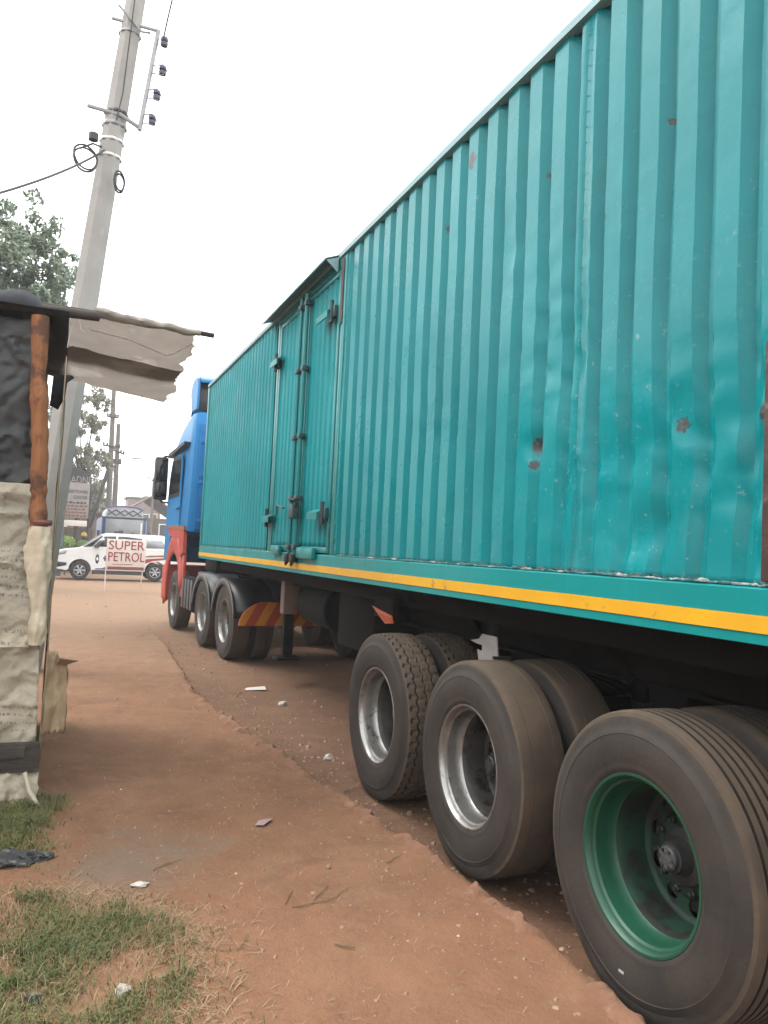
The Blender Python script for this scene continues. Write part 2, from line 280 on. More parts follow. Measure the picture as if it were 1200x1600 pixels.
# ------------------------------------------------------------------ mesh helpers
class MB:
    def __init__(s): s.v = []; s.f = []; s.mi = []
    def add(s, vs, fs, mi=0):
        o = len(s.v); s.v += [tuple(p) for p in vs]; s.f += [tuple(i+o for i in f) for f in fs]; s.mi += [mi]*len(fs); return s
    def box(s, x0, x1, y0, y1, z0, z1, mi=0):
        return s.add([(x0,y0,z0),(x1,y0,z0),(x1,y1,z0),(x0,y1,z0),(x0,y0,z1),(x1,y0,z1),(x1,y1,z1),(x0,y1,z1)],
                     [(0,3,2,1),(4,5,6,7),(0,1,5,4),(1,2,6,5),(2,3,7,6),(3,0,4,7)], mi)
    def rbox(s, x0, x1, y0, y1, z0, z1, b=.01, mi=0):
        bm = bmesh.new(); bmesh.ops.create_cube(bm, size=1)
        for v in bm.verts: v.co = ((x0+x1)/2+v.co.x*(x1-x0), (y0+y1)/2+v.co.y*(y1-y0), (z0+z1)/2+v.co.z*(z1-z0))
        bmesh.ops.bevel(bm, geom=bm.edges[:], offset=b, segments=2, affect='EDGES', profile=.5)
        bm.verts.index_update()
        s.add([v.co[:] for v in bm.verts], [[v.index for v in f.verts] for f in bm.faces], mi); bm.free(); return s
    def tube(s, pts, rad, seg=10, caps=True, mi=0):
        pts = [Vector(p) for p in pts]; n = len(pts)
        rad = rad if isinstance(rad, (list, tuple)) else [rad]*n
        vs = []; up = None
        for i, p in enumerate(pts):
            d = (pts[min(i+1, n-1)] - pts[max(i-1, 0)]).normalized()
            if up is None: up = d.orthogonal().normalized()
            up = (up - d*up.dot(d)).normalized(); sdv = d.cross(up)
            for k in range(seg):
                a = 2*pi*k/seg; vs.append(p + (up*cos(a)+sdv*sin(a))*rad[i])
        fs = [(i*seg+k, i*seg+(k+1)%seg, (i+1)*seg+(k+1)%seg, (i+1)*seg+k) for i in range(n-1) for k in range(seg)]
        if caps: fs += [tuple(range(seg))[::-1], tuple((n-1)*seg+k for k in range(seg))]
        return s.add(vs, fs, mi)
    def lathe(s, prof, seg=64, axis='X', c=(0,0,0), mi=0, fn=None):
        """prof: (along, radius) pairs round an axis through c"""
        vs = []
        for i, (a, r) in enumerate(prof):
            for k in range(seg):
                t = 2*pi*k/seg; rr = r if fn is None else fn(i, a, r, t)
                if axis == 'X': vs.append((c[0]+a, c[1]+rr*cos(t), c[2]+rr*sin(t)))
                elif axis == 'Z': vs.append((c[0]+rr*cos(t), c[1]+rr*sin(t), c[2]+a))
                else: vs.append((c[0]+rr*cos(t), c[1]+a, c[2]+rr*sin(t)))
        n = len(prof)
        return s.add(vs, [(i*seg+k, i*seg+(k+1)%seg, (i+1)*seg+(k+1)%seg, (i+1)*seg+k) for i in range(n-1) for k in range(seg)], mi)
    def prism(s, poly, axis, a0, a1, mi=0):
        """poly of 2-D points extruded along axis: X -> (y,z), Y -> (x,z), Z -> (x,y)"""
        n = len(poly)
        def P(u, v, a): return {'X': (a, u, v), 'Y': (u, a, v), 'Z': (u, v, a)}[axis]
        vs = [P(u, v, a0) for u, v in poly] + [P(u, v, a1) for u, v in poly]
        fs = [(i, (i+1) % n, n+(i+1) % n, n+i) for i in range(n)] + [tuple(range(n))[::-1], tuple(range(n, 2*n))]
        return s.add(vs, fs, mi)
    def grid(s, P, nu, nv, mi=0, close=None):
        """P(i,j) for 0..nu, 0..nv"""
        vs = [P(i, j) for i in range(nu+1) for j in range(nv+1)]; w_ = nv+1
        return s.add(vs, [(i*w_+j, (i+1)*w_+j, (i+1)*w_+j+1, i*w_+j+1) for i in range(nu) for j in range(nv)], mi)
    def mesh(s, name, mats, smooth=None, fix=True):
        me = bpy.data.meshes.new(name); me.from_pydata(s.v, [], s.f)
        for m in (mats if isinstance(mats, (list, tuple)) else [mats]): me.materials.append(M[m] if isinstance(m, str) else m)
        if any(s.mi): me.polygons.foreach_set('material_index', s.mi)
        if fix:
            bm = bmesh.new(); bm.from_mesh(me); bmesh.ops.recalc_face_normals(bm, faces=bm.faces[:]); bm.to_mesh(me); bm.free()
        if smooth is not None:
            me.polygons.foreach_set('use_smooth', [True]*len(me.polygons)); me.set_sharp_from_angle(angle=RAD(smooth))
        me.update(); return me
WL = {}
def link(name, data, parent=None, loc=(0,0,0)):
    o = bpy.data.objects.new(name, data); COL.objects.link(o); o.location = loc
    if parent is not None: o.parent = parent
    WL[o.name] = Vector(loc) + (WL[parent.name] if parent is not None else Vector())
    return o
def build(mb, name, mats, parent=None, smooth=30, thick=None, fix=True, local=False):
    """mesh coordinates are in world space unless local; the parent's position is taken off"""
    if parent is not None and not local:
        p = WL[parent.name]; mb.v = [(v[0]-p.x, v[1]-p.y, v[2]-p.z) for v in mb.v]
    o = link(name, mb.mesh(name, mats, smooth, fix), parent)
    if thick:
        md = o.modifiers.new('thickness', 'SOLIDIFY'); md.thickness = thick; md.offset = 0
    return o
def tag(o, label=None, cat=None, group=None, kind=None):
    if label: o['label'] = label
    if cat: o['category'] = cat
    if group: o['group'] = group
    if kind: o['kind'] = kind
    return o
def thing(name, label, cat, loc=(0,0,0), group=None):
    return tag(link(name, None, None, loc), label, cat, group)
def fbm(p, o=4): return noise.fractal(Vector(p), 1.0, 2.0, o)
def lerp(a, b, t): return a+(b-a)*t
def interp(x, pts):
    if x <= pts[0][0]: return pts[0][1]
    for (a, va), (b, vb) in zip(pts, pts[1:]):
        if x <= b: return lerp(va, vb, (x-a)/(b-a))
    return pts[-1][1]
def sstep(a, b, x):
    t = max(0, min(1, (x-a)/(b-a))); return t*t*(3-2*t)

# ------------------------------------------------------------------ ground and raised path
KERB = [(-4, 1.80), (0, 1.84), (2.1, 1.90), (2.6, 1.93), (3.0, 1.915), (3.9, 1.84), (5.07, 1.69), (6.5, 1.53), (8.3, 1.40), (10, 1.50), (12, 1.62), (16, 1.7)]
def kerb_x(y): return interp(y, KERB) + .035*fbm((y*1.3, 3, 0)) + .014*fbm((y*6, 9, 0))
def path_h(y): return .062*(1-sstep(9.0, 15.0, y)) + .002
def ground_z(x, y):
    d = 1-sstep(14, 30, hypot(x, y))
    return (.022*fbm((x*.8, y*.8, 1.7)) + .008*fbm((x*5, y*5, 4)))*d - .026
def path_z(x, y):
    return path_h(y) + .018*fbm((x*1.1, y*1.1, 8)) + .007*fbm((x*4, y*4, 5)) + .005*fbm((x*9, y*9, 2)) - .012*max(0, fbm((x*5.5, y*3.5, 21))-.18) - .035*sstep(0, 1.2, y-13.8)
def spaced(a, b, n, near, k):
    return [near + (1 if t > 0 else -1)*abs(t)**k*(b-near if t > 0 else near-a) for t in [(-1+2*i/n) for i in range(n+1)]]
mb = MB()
gx = spaced(-600, 600, 220, 2.4, 3.6); gy = spaced(-300, 900, 240, 6.0, 3.4)
mb.grid(lambda i, j: (gx[i], gy[j], ground_z(gx[i], gy[j])), 220, 240)
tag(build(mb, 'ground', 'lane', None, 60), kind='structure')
mb = MB(); NY = 330; prof = [(0, -.07), (.004, -.03), (.012, -.006)]
us = [0, .003, .012] + [.03 + .03*i for i in range(60)] + [1.86 + .2*i for i in range(26)]
def pp(i, j):
    y = -3 + 18.2*(i/NY); k = kerb_x(y); u = us[j]; x = k - u
    z = path_z(x, y)
    if j == 0: z = -.06
    elif j == 1: z -= .5*path_h(y) + .006*fbm((y*9, 1, 1))
    elif j == 2: z -= .008
    elif u < .16: z += .010*(1-u/.16)*(.5+fbm((y*3, 0, 5)))
    return (x + (.010*fbm((y*14, j, 3)) if j < 3 else 0), y, z)
mb.grid(pp, NY, len(us)-1)
tag(build(mb, 'dirt_path', 'dirt', None, 60), kind='structure')

def lip(i, j):          # crumbled edge of old kerb showing through the dirt
    y = .5 + i*.0125; k = kerb_x(y); e = sstep(-.28, .12, fbm((y*1.7, 6, 2))+.25*fbm((y*7, 2, 2)))*(1-sstep(8.2, 10.2, y)); wd = .065+.05*fbm((y*2.3, 5, 5))+.03*fbm((y*13, 5, 1))
    x = k + .004 - (0, .008, wd*.5, wd, wd+.03)[j] + .020*fbm((y*9, 0, 8)) + .010*fbm((y*26, j*2, 8)); z = path_z(min(x, k-.03), y)
    return (x, y, z + (-.09, .016*e, .036*e, .028*e, -.012)[j] + .010*e*fbm((y*17, j*1.3, 4)) - .014*(1-e))
mb = MB(); mb.grid(lip, 800, 4); tag(build(mb, 'kerb', 'kerb', None, 50), kind='structure')

# ------------------------------------------------------------------ container
CX, CW = 2.03, 2.40; CY0, CY1 = -.15, 12.25; CZ0, CZ1 = 1.365, 4.075
cont = thing('cargo_container', 'long teal corrugated steel container body with yellow stripe, on the trailer', 'container', (CX, CY0, CZ0))
def dents(y, z):
    """inward dents of the sheet, metres"""
    d = 0
    for (a, b, ry, rz, h) in ((3.05, 2.75, .16, .5, .010), (3.13, 2.13, .05, .07, .03), (2.6, 1.95, .3, .25, .02), (2.15, 2.05, .22, .3, .022), (1.75, 2.0, .2, .35, .03), (2.35, 1.72, .25, .1, .018), (3.4, 3.2, .12, .3, .012), (2.9, 2.45, .2, .2, .016), (4.3, 2.4, .4, .3, .006), (6.2, 3.1, .2, .3, .01)):
        q = ((y-a)/ry)**2 + ((z-b)/rz)**2
        if q < 6: d += h*exp(-q)*(1+.9*fbm((y*9, z*9, a)))
    cr = exp(-((y-3.0)/.42)**2)*exp(-((z-2.65)/.42)**2)
    d += cr*.011*abs(fbm((y*11, z*8, 2.2))) + .006*sstep(4.2, 2.4, y)*sstep(2.5, 1.7, z)*abs(fbm((y*6, z*6, 5)))
    d += .0030*fbm((y*1.6, z*1.3, 7)) + .0045*max(0, fbm((y*4.5, z*4.5, 11))-.25)*sstep(5.5, 3.0, y)
    return d
def corr_cols(y0, y1, pitch, flat=.100, inner=.020, sl=.040, depth=.044, step=.03):
    """(y, depth) columns; recessed grooves between wide outer flats"""
    cols = []; n = max(1, round((y1-y0)/pitch)); p = (y1-y0)/n; k = p/(flat+inner+2*sl)
    for i in range(n):
        b = y0+i*p
        for (u, d) in ((0, 0), (flat/2, 0), (flat/2+sl, depth), (flat/2+sl+inner, depth), (flat/2+2*sl+inner, 0)): cols.append((b+u*k, d))
    cols.append((y1, 0)); out = []
    for (a, da), (b, db) in zip(cols, cols[1:]):
        m = max(1, int((b-a)/step)+ (1 if abs(db-da) > 1e-6 else 0))
        for q in range(m): out.append((lerp(a, b, q/m), lerp(da, db, q/m)))
    out.append(cols[-1]); return out
def sheet(name, cols, z0, z1, rows, mat='teal', x=CX, flatten=True, parent=cont):
    mb = MB()
    def P(i, j):
        y, d = cols[i]; z = lerp(z0, z1, j/rows)
        k = 1
        if flatten: k = 1 - .45*sstep(4.0, 2.5, y)*sstep(2.75, 1.9, z)*(.6+.8*fbm((y*2, z*2, 1)))
        e = min(1, min(j, rows-j)/2)
        return (x + .012 + d*max(.25, min(1.1, k)) + dents(y, z)*e, y + (.004*fbm((z*1.7, y*3, 4))), z)
    mb.grid(P, len(cols)-1, rows)
    return build(mb, name, mat, parent, 24, thick=.004, fix=True)
Z_A, Z_B = 1.540, 4.025
sheet('wall_sheet', corr_cols(CY0+.12, 2.79, .203), Z_A, Z_B, 76)
sheet('wall_sheet', corr_cols(2.79, 5.93, .203), Z_A, Z_B, 76)
sheet('wall_sheet', corr_cols(8.12, 12.17, .150, .080, .014, .026, .013), Z_A, Z_B, 56, 'teal_matt')
for k in range(34):
    mb = MB(); mb.lathe([(-.003, .0005), (-.002, .003), (0, .0042)], 8, 'X', (CX+.007, 2.785, Z_A+.08+k*.07)); build(mb, 'rivet', 'teal_plain', cont)
# rails, posts, roof, far walls
mb = MB(); mb.prism([(CX-.012, 4.022), (CX-.012, 4.064), (CX+.0, CZ1), (CX+.10, CZ1), (CX+.10, 4.04), (CX+.02, 4.015)], 'Y', CY0, CY1); build(mb, 'top_rail', 'teal_grey', cont)
mb = MB(); mb.prism([(CX-.004, CZ0), (CX-.004, 1.536), (CX+.012, 1.548), (CX+.06, 1.548), (CX+.06, CZ0)], 'Y', CY0, CY1)
rail = build(mb, 'bottom_rail', 'teal_sill', cont)
mb = MB(); mb.grid(lambda i, j: (CX-.0075, lerp(CY0+.002, CY1-.002, i/60), lerp(1.400, 1.455, j)+.0015*fbm((i*.9, j, 2))), 60, 1); build(mb, 'yellow_stripe', 'yellow', rail, None, thick=.003)
def weld(i, j):
    y = .02 + i*.0125; a = pi*j/4; q = .4+max(0, fbm((y*5, 1, 1)))*1.3; r = (.003+.007*q)*(1+.7*fbm((y*45, j*.3, 2)))
    return (CX+.006-cos(a-.5)*r*.9, y, 1.546+sin(a)*r*1.2+.004*fbm((y*12, 3, 3)))
mb = MB(); mb.grid(weld, 470, 4); mb.v = mb.v
build(mb, 'weld_bead', 'weld', rail, 60)
mb = MB(); mb.grid(lambda i, j: weld(i+650, j), 320, 4); build(mb, 'weld_bead', 'weld', rail, 60)
for y in (CY0, CY1-.10):
    mb = MB(); mb.rbox(CX-.006, CX+.12, y, y+.10, 1.550, 4.018, .012); build(mb, 'corner_post', 'teal_plain', cont)
mb = MB(); mb.rbox(CX-.006, CX+.05, 1.70, 1.795, 1.56, 2.32, .006)
mb.v = [(v[0]+.008*fbm((v[1]*20, v[2]*5, 1)), v[1]+.012*fbm((v[2]*9, 1, 1)), v[2]) for v in mb.v]; build(mb, 'patch_plate', 'rust', cont)
mb = MB(); mb.box(CX+.10, CX+CW-.10, CY0, CY1, 4.03, 4.06); build(mb, 'roof', 'teal_grey', cont)
mb = MB(); mb.box(CX+.12, CX+CW, CY1-.06, CY1-.02, 1.55, 4.03); build(mb, 'front_wall', 'teal_plain', cont)
mb = MB(); mb.box(CX+.12, CX+CW, CY0+.02, CY0+.06, 1.55, 4.03); build(mb, 'rear_wall', 'teal_plain', cont)
mb = MB(); mb.box(CX+CW-.04, CX+CW, CY0+.06, CY1-.06, CZ0, 4.03); build(mb, 'far_wall', 'teal_plain', cont)
mb = MB(); mb.box(CX+.06, CX+CW-.04, CY0+.06, CY1-.06, 1.40, 1.44); build(mb, 'floor', 'chassis', cont)
# side doors
for y0, y1 in ((6.06, 6.975), (7.045, 7.96)):
    d = sheet('door', corr_cols(y0+.05, y1-.05, .135, .072, .014, .024, .012), 1.60, 3.90, 40, 'teal_matt', x=CX+.004, flatten=False)
    for a, b, c, e in ((y0, y0+.05, 1.56, 3.93), (y1-.05, y1, 1.56, 3.93), (y0+.05, y1-.05, 1.56, 1.61), (y0+.05, y1-.05, 3.885, 3.93)):
        mb = MB(); mb.rbox(CX+.004, CX+.05, a, b, c, e, .006); build(mb, 'door_frame', 'teal_plain', d)
for y, m in ((5.935, 'teal_plain'), (7.965, 'teal_plain')):
    mb = MB(); mb.rbox(CX+.004, CX+.08, y, y+.09, 1.55, 4.02, .008); p_ = build(mb, 'door_post', m, cont)
mb = MB(); mb.box(CX-.004, CX+.004, 5.975, 6.03, 3.45, 3.99); build(mb, 'rust_strip', 'rust', p_)
mb = MB(); mb.box(CX+.045, CX+.06, 6.02, 8.0, 1.55, 4.02); build(mb, 'door_backing', 'chassis', cont)
mb = MB(); mb.box(CX+.002, CX+.045, 6.025, 7.965, 3.935, 4.018); build(mb, 'door_header', 'teal_plain', cont)
# rain hood over the doors
mb = MB(); mb.add([(CX+.03, 6.10, 4.066), (CX+.03, 8.32, 4.066), (CX-.13, 8.32, 4.005), (CX-.13, 6.10, 4.005), (CX-.13, 8.32, 3.985), (CX-.13, 6.10, 3.985)], [(0,1,2,3), (3,2,4,5)])
hood = build(mb, 'rain_hood', 'teal_grey', cont, thick=.006)
for y in (6.10,):
    mb = MB(); mb.prism([(CX-.014, 4.03), (CX-.12, 3.99), (CX-.014, 3.90)], 'Y', y-.004, y+.004); build(mb, 'hood_gusset', 'teal_grey', hood)
# locking rods with keepers
for y, r in ((7.075, .017), (6.895, .022)):
    mb = MB(); mb.tube([(CX-.032, y, 1.47), (CX-.032, y, 3.95)], r, 10); rod = build(mb, 'lock_rod', 'teal_plain', cont)
    for z in (1.60, 2.05, 2.62, 3.25, 3.86):
        mb = MB(); mb.rbox(CX-.058, CX+.006, y-.04, y+.04, z-.022, z+.022, .005); build(mb, 'rod_guide', 'dark_teal', rod)
    mb = MB(); mb.rbox(CX-.07, CX-.012, y-.05, y+.05, 1.46, 1.54, .01); mb.tube([(CX-.05, y-.05, 1.47), (CX-.06, y, 1.435), (CX-.05, y+.05, 1.47)], .012, 6); build(mb, 'rod_cam', 'iron_dark', rod)
mb = MB(); mb.box(CX-.009, CX-.004, 6.968, 6.988, 1.62, 3.9); build(mb, 'door_gap_seal', 'iron_dark', cont)
for (y, z, wd, gx_) in ((6.30, 3.58, .30, 6.16), (7.90, 3.515, .26, 7.95), (6.30, 1.885, .28, 6.14), (7.90, 1.885, .24, 8.0)):
    mb = MB(); mb.prism([(CX-.002, z+.045), (CX-.075, z+.012), (CX-.075, z-.045), (CX-.062, z-.045), (CX-.062, z+.002), (CX-.002, z+.028)], 'Y', y-wd/2, y+wd/2); hg = build(mb, 'hinge_shield', 'teal_plain', cont)
    mb = MB(); mb.tube([(CX-.035, gx_, z-.09), (CX-.035, gx_, z+.10)], .019, 10); mb.rbox(CX-.03, CX+.004, gx_-.06, gx_+.06, z-.05, z+.05, .006); build(mb, 'hinge', 'dark_teal', hg)
mb = MB(); mb.rbox(CX-.085, CX-.02, 6.86, 6.99, 1.86, 1.99, .01); lk = build(mb, 'lock_box', 'dark_teal', cont)
mb = MB(); mb.tube([(CX-.075, 6.80, 2.02), (CX-.09, 6.88, 2.03), (CX-.07, 6.95, 2.02)], .017, 8); mb.tube([(CX-.075, 6.80, 2.02), (CX-.05, 6.80, 1.95)], .013, 8); build(mb, 'handle', 'iron_dark', lk)
mb = MB(); mb.tube([(CX-.045, 7.30, 1.97), (CX-.06, 7.5, 2.0), (CX-.06, 7.5, 1.9)], .011, 8); build(mb, 'handle', 'dark_teal', cont)
mb = MB(); mb.rbox(CX-.05, CX-.006, 6.33, 6.80, 1.50, 1.60, .012); build(mb, 'step_box', 'teal_plain', cont)
mb = MB(); mb.rbox(CX-.05, CX-.006, 7.42, 7.72, 1.52, 1.61, .012); build(mb, 'step_box', 'teal_plain', cont)

# ------------------------------------------------------------------ wheels
TR = .536
def tyre_mesh(kind):
    mb = MB(); hw = .142
    side = [(.112, .296), (.124, .308), (.130, .322), (.1335, .330), (.133, .336), (.137, .350), (.143, .395), (.142, .430), (.139, .448), (.1405, .451), (.1385, .455), (.134, .470), (.131, .474), (.129, .492), (.122, .512)]
    if kind == 'rib':
        tr = [(.117, .527), (.108, .533)]
        for c in (.078, .038, 0.0, -.038, -.078):
            tr += [(c+.0065, .5355), (c+.005, .524), (c-.005, .524), (c-.0065, .5355)]
        tr += [(-.108, .533), (-.117, .527)]
    elif kind == 'worn':
        tr = [(.117, .526), (.104, .531), (.07, .533), (.064, .5335), (.062, .530), (.058, .530), (.056, .5335), (.0, .535), (-.056, .5335), (-.058, .530), (-.062, .530), (-.064, .5335), (-.104, .531), (-.117, .526)]
    else:
        tr = [(.117, .526)] + [(.112 - .224*i/44, .536 - .006*abs(1-2*i/44)**2) for i in range(45)] + [(-.117, .526)]
    prof = side + tr + [(-a, r) for a, r in side[::-1]]
    seg = 288 if kind == 'lug' else 128
    def fn(i, a, r, t):
        if kind == 'lug' and abs(a) < .114:
            n_ = 48; u = t*n_/(2*pi); zig = .008*(abs((u % 1)*2-1)*2-1)
            g = 0
            for c in (.062, .0, -.062):
                if abs(a-c-zig) < .0045: g = .009
            lane = int((a+.2)//.0625); ph = (u + .5*(lane % 2) + a*3) % 1
            if ph < .13: g = max(g, .006)
            if abs(a) > .10 and ph < .18: g = .010
            r -= g
        return r
    mb.lathe(prof, seg, 'X', fn=fn)
    # contact patch: flatten onto the ground and bulge the side wall above it
    out = []
    for (x, y, z) in mb.v:
        if z < -.40: x *= 1 + .10*sstep(-.40, -.50, z)
        out.append((x, y, max(z, -TR+.013)))
    mb.v = out
    for i, f in enumerate(mb.f):
        r = sum(hypot(mb.v[k][1], mb.v[k][2]) for k in f)/len(f); ax = abs(sum(mb.v[k][0] for k in f)/len(f))
        if ax < .121 and r > .5: mb.mi[i] = 1
        if kind == 'rib' and ax < .1 and .5 < r < .5305: mb.mi[i] = 2
        if kind == 'lug' and ax < .112 and .5 < r < .5285: mb.mi[i] = 2
    return mb.mesh('tyre', ['sidewall', 'tread', 'groove'], 32)
def rim_mesh(mat):
    """flange, barrel and disc with hand holes; outward is -X"""
    mb = MB()
    mb.lathe([(-.108, .300), (-.120, .312), (-.127, .309), (-.126, .300), (-.116, .291), (-.098, .287), (-.090, .278), (-.05, .274), (-.02, .272), (-.004, .262)], 96, 'X')
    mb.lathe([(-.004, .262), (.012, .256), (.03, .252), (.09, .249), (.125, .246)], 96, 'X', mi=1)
    hr, hc, nh = .030, .188, 10
    rs = [.246 - (.246-.105)*i/26 for i in range(27)]; seg = 200
    vs = []; hol = [(hc*cos(2*pi*k/nh+.2), hc*sin(2*pi*k/nh+.2)) for k in range(nh)]
    for r in rs:
        for k in range(seg):
            t = 2*pi*k/seg; y, z = r*cos(t), r*sin(t); x = .125 + .010*sstep(.246, .22, r) - .035*sstep(.165, .135, r)
            vs.append([x, y, z])
    fs = []
    for i in range(26):
        for k in range(seg):
            q = (i*seg+k, i*seg+(k+1) % seg, (i+1)*seg+(k+1) % seg, (i+1)*seg+k)
            cy = sum(vs[v][1] for v in q)/4; cz = sum(vs[v][2] for v in q)/4
            if all((cy-a)**2+(cz-b)**2 > hr*hr for a, b in hol): fs.append(q)
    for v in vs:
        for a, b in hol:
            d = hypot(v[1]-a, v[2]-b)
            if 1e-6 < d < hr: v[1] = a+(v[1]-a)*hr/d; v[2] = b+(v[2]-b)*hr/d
    mb.add(vs, fs, 1); return mb.mesh('wheel', [mat, {'green_rim': 'green_shade_grime', 'silver': 'silver_shade_grime'}.get(mat, mat)], 35)
def hub_mesh(cap):
    mb = MB()
    mb.lathe([(.100, .108), (.088, .104), (.082, .094), (.076, .072), (.055, .060), (.032, .055), (.030, .042)], 32, 'X', mi=0)
    mb.lathe([(.036, .046), (.016, .044), (.010, .038), (.008, .022), (.007, .0005)], 32, 'X', mi=1)
    for k in range(6): mb.lathe([(.012, .006), (.005, .006), (.004, .0005)], 6, 'X', (0, .031*cos(k*pi/3), .031*sin(k*pi/3)), mi=0)
    return mb.mesh('hub', ['hub', cap], 35)
def nut_mesh():
    mb = MB(); mb.lathe([(.095, .013), (.078, .013), (.075, .009), (.066, .009), (.065, .0005)], 6, 'X'); return mb.mesh('wheel_nut', 'hub', 30)
M['hub_pale_dull'] = pm('dull_pale_cap', (.24, .25, .25), (.10, .10, .10), 60, .6, .3, bump=.6)
def drum_mesh():
    mb = MB(); mb.lathe([(.145, .0005), (.145, .205), (.25, .215), (.25, .0005)], 40, 'X'); return mb.mesh('brake_drum', 'iron_dark', 30)
TY = {k: tyre_mesh(k) for k in ('rib', 'worn', 'lug')}
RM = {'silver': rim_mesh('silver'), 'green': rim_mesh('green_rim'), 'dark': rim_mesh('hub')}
HB = {'silver': hub_mesh('hub'), 'green': hub_mesh('hub_pale_dull'), 'dark': hub_mesh('hub')}; NUT = nut_mesh(); DRUM = drum_mesh()
def wheel(parent, x, y, z, tyre, rim, outward=-1, rot=0.0, full=True, label=None):
    """a wheel part: rim with its tyre, hub, nuts and drum as sub-parts"""
    p = WL[parent.name]; wh = link('wheel', RM[rim], parent, (x-p.x, y-p.y, z-p.z))
    if outward > 0: wh.rotation_euler = (0, 0, pi)
    if label: wh['label'] = label
    t = link('tyre', TY[tyre], wh)
    if full:
        h = link('hub', HB[rim], wh); link('brake_drum', DRUM, wh)
        for k in range(10):
            a = 2*pi*k/10+.5; link('wheel_nut', NUT, wh, (0.006, .128*cos(a), .128*sin(a)))
    return wh

# ------------------------------------------------------------------ trailer
TX = 3.22; AX = (2.285, 3.565, 4.80)
trl = thing('semi_trailer', 'three-axle flatbed semi-trailer with dual wheels carrying the teal container', 'trailer', (TX, 3.5, 0))
for i, y in enumerate(AX):
    kind = ('rib', 'worn', 'lug')[i]; rim = ('green', 'silver', 'silver')[i]
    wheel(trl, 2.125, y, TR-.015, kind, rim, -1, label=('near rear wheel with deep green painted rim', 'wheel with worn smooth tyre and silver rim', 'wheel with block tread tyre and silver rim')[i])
    wheel(trl, 2.125+.335, y, TR-.015, kind, 'dark', 1, full=False)
    wheel(trl, 2*TX-2.125, y, TR-.015, kind, 'dark', 1, full=False)
    wheel(trl, 2*TX-2.125-.335, y, TR-.015, kind, 'dark', -1, full=False)
    mb = MB(); mb.tube([(2.2, y, TR-.015), (2*TX-2.2, y, TR-.015)], .065, 12); build(mb, 'axle', 'chassis_dust', trl)
mb = MB(); mb.rbox(1.981, 1.987, 2.285+.028, 2.285+.058, .112, .124, .002); build(mb, 'balance_weight', 'plate_white', trl)
for sx in (-1, 1):
    x = TX+sx*.46
    mb = MB(); mb.box(x-.07, x+.07, .3, 11.6, 1.335, 1.36); mb.box(x-.006, x+.006, .3, 9.4, 1.02, 1.335); mb.box(x-.006, x+.006, 9.4, 11.6, 1.16, 1.335); mb.box(x-.07, x+.07, .3, 9.4, 1.0, 1.02)
    build(mb, 'chassis_beam', 'chassis_dust', trl)
    for y in (1.62, 2.92, 4.18, 5.45):
        mb = MB(); mb.prism([(y-.13, 1.0), (y+.13, 1.0), (y+.06, .68), (y-.06, .68)], 'X', x-.05, x+.05); build(mb, 'spring_hanger', 'chassis', trl)
    for y in AX:
        mb = MB()
        for k in range(5):
            L = .52-.08*k; mb.grid(lambda i, j, L=L, k=k: (x-.04+.08*j, y-L+2*L*i/10, .72-.02*k-.06*((i-5)/5)**2+.06), 10, 1)
        build(mb, 'leaf_spring', 'chassis_dust', trl, thick=.014)
for k in range(22):
    y = .5 + k*.52
    mb = MB(); mb.box(2.34, 2*TX-2.34, y-.03, y+.03, 1.24, 1.36) if y < 9.3 else mb.box(2.34, 2*TX-2.34, y-.03, y+.03, 1.28, 1.36)
    build(mb, 'cross_member', 'chassis', trl)
mb = MB(); mb.box(2.30, 2.33, .2, 11.9, 1.22, 1.362); build(mb, 'side_rail', 'chassis', trl)
mb = MB(); mb.box(2*TX-2.33, 2*TX-2.30, .2, 11.9, 1.22, 1.362); build(mb, 'side_rail', 'chassis', trl)
for y, x in ((3.02, 2.16), (4.30, 2.16), (5.9, 2.16), (6.9, 2.16), (1.4, 2.16)):
    mb = MB(); mb.prism([(2.335, 1.30), (2.40, 1.30), (2.6, 1.05), (2.56, 1.02)], 'Y', y-.006, y+.006); build(mb, 'outrigger', 'chassis_dust', trl)
# small dented white bracket hanging behind the middle wheel
mb = MB(); mb.prism([(4.10, 1.098), (4.00, 1.118), (3.97, 1.150), (3.81, 1.150), (3.79, 1.045), (3.845, 1.040), (3.845, 1.022), (3.785, 1.012), (3.77, .90), (3.865, .895), (3.88, .925), (3.90, .895), (3.965, .90), (4.02, 1.055), (3.965, 1.05), (3.965, 1.085), (4.03, 1.088)][::-1], 'X', 2.298, 2.306)
pl = build(mb, 'bracket_plate', 'plate_white', trl); pl['label'] = 'small dirty white cut steel plate'
mb = MB(); mb.box(2.31, 2.33, 3.84, 3.94, 1.10, 1.30); build(mb, 'bracket_stem', 'chassis', trl)
mb = MB(); mb.prism([(5.42, 1.19), (5.05, 1.15), (5.02, 1.10), (5.16, 1.085)], 'X', 2.19, 2.198); rf = build(mb, 'side_reflector', 'orange', trl); rf['label'] = 'orange and red side reflector'
mb = MB(); mb.prism([(5.29, 1.15), (5.06, 1.135), (5.03, 1.105), (5.15, 1.095)], 'X', 2.185, 2.189); build(mb, 'reflector_face', 'chev_red', rf)
mb = MB(); mb.box(2.20, 2.24, 5.05, 5.40, 1.12, 1.28); build(mb, 'reflector_stay', 'chassis', trl)
for sx in (-1, 1):      # landing legs
    x = TX+sx*.62
    mb = MB(); mb.rbox(x-.09, x+.09, 9.0, 9.16, .80, 1.33, .01); lg = build(mb, 'landing_leg', 'pink_grey' if sx < 0 else 'chassis', trl)
    mb = MB(); mb.rbox(x-.06, x+.06, 9.03, 9.13, .30, .795, .01); mb.rbox(x-.14, x+.14, 8.97, 9.19, .26, .298, .008); build(mb, 'leg_foot', 'chassis', lg)
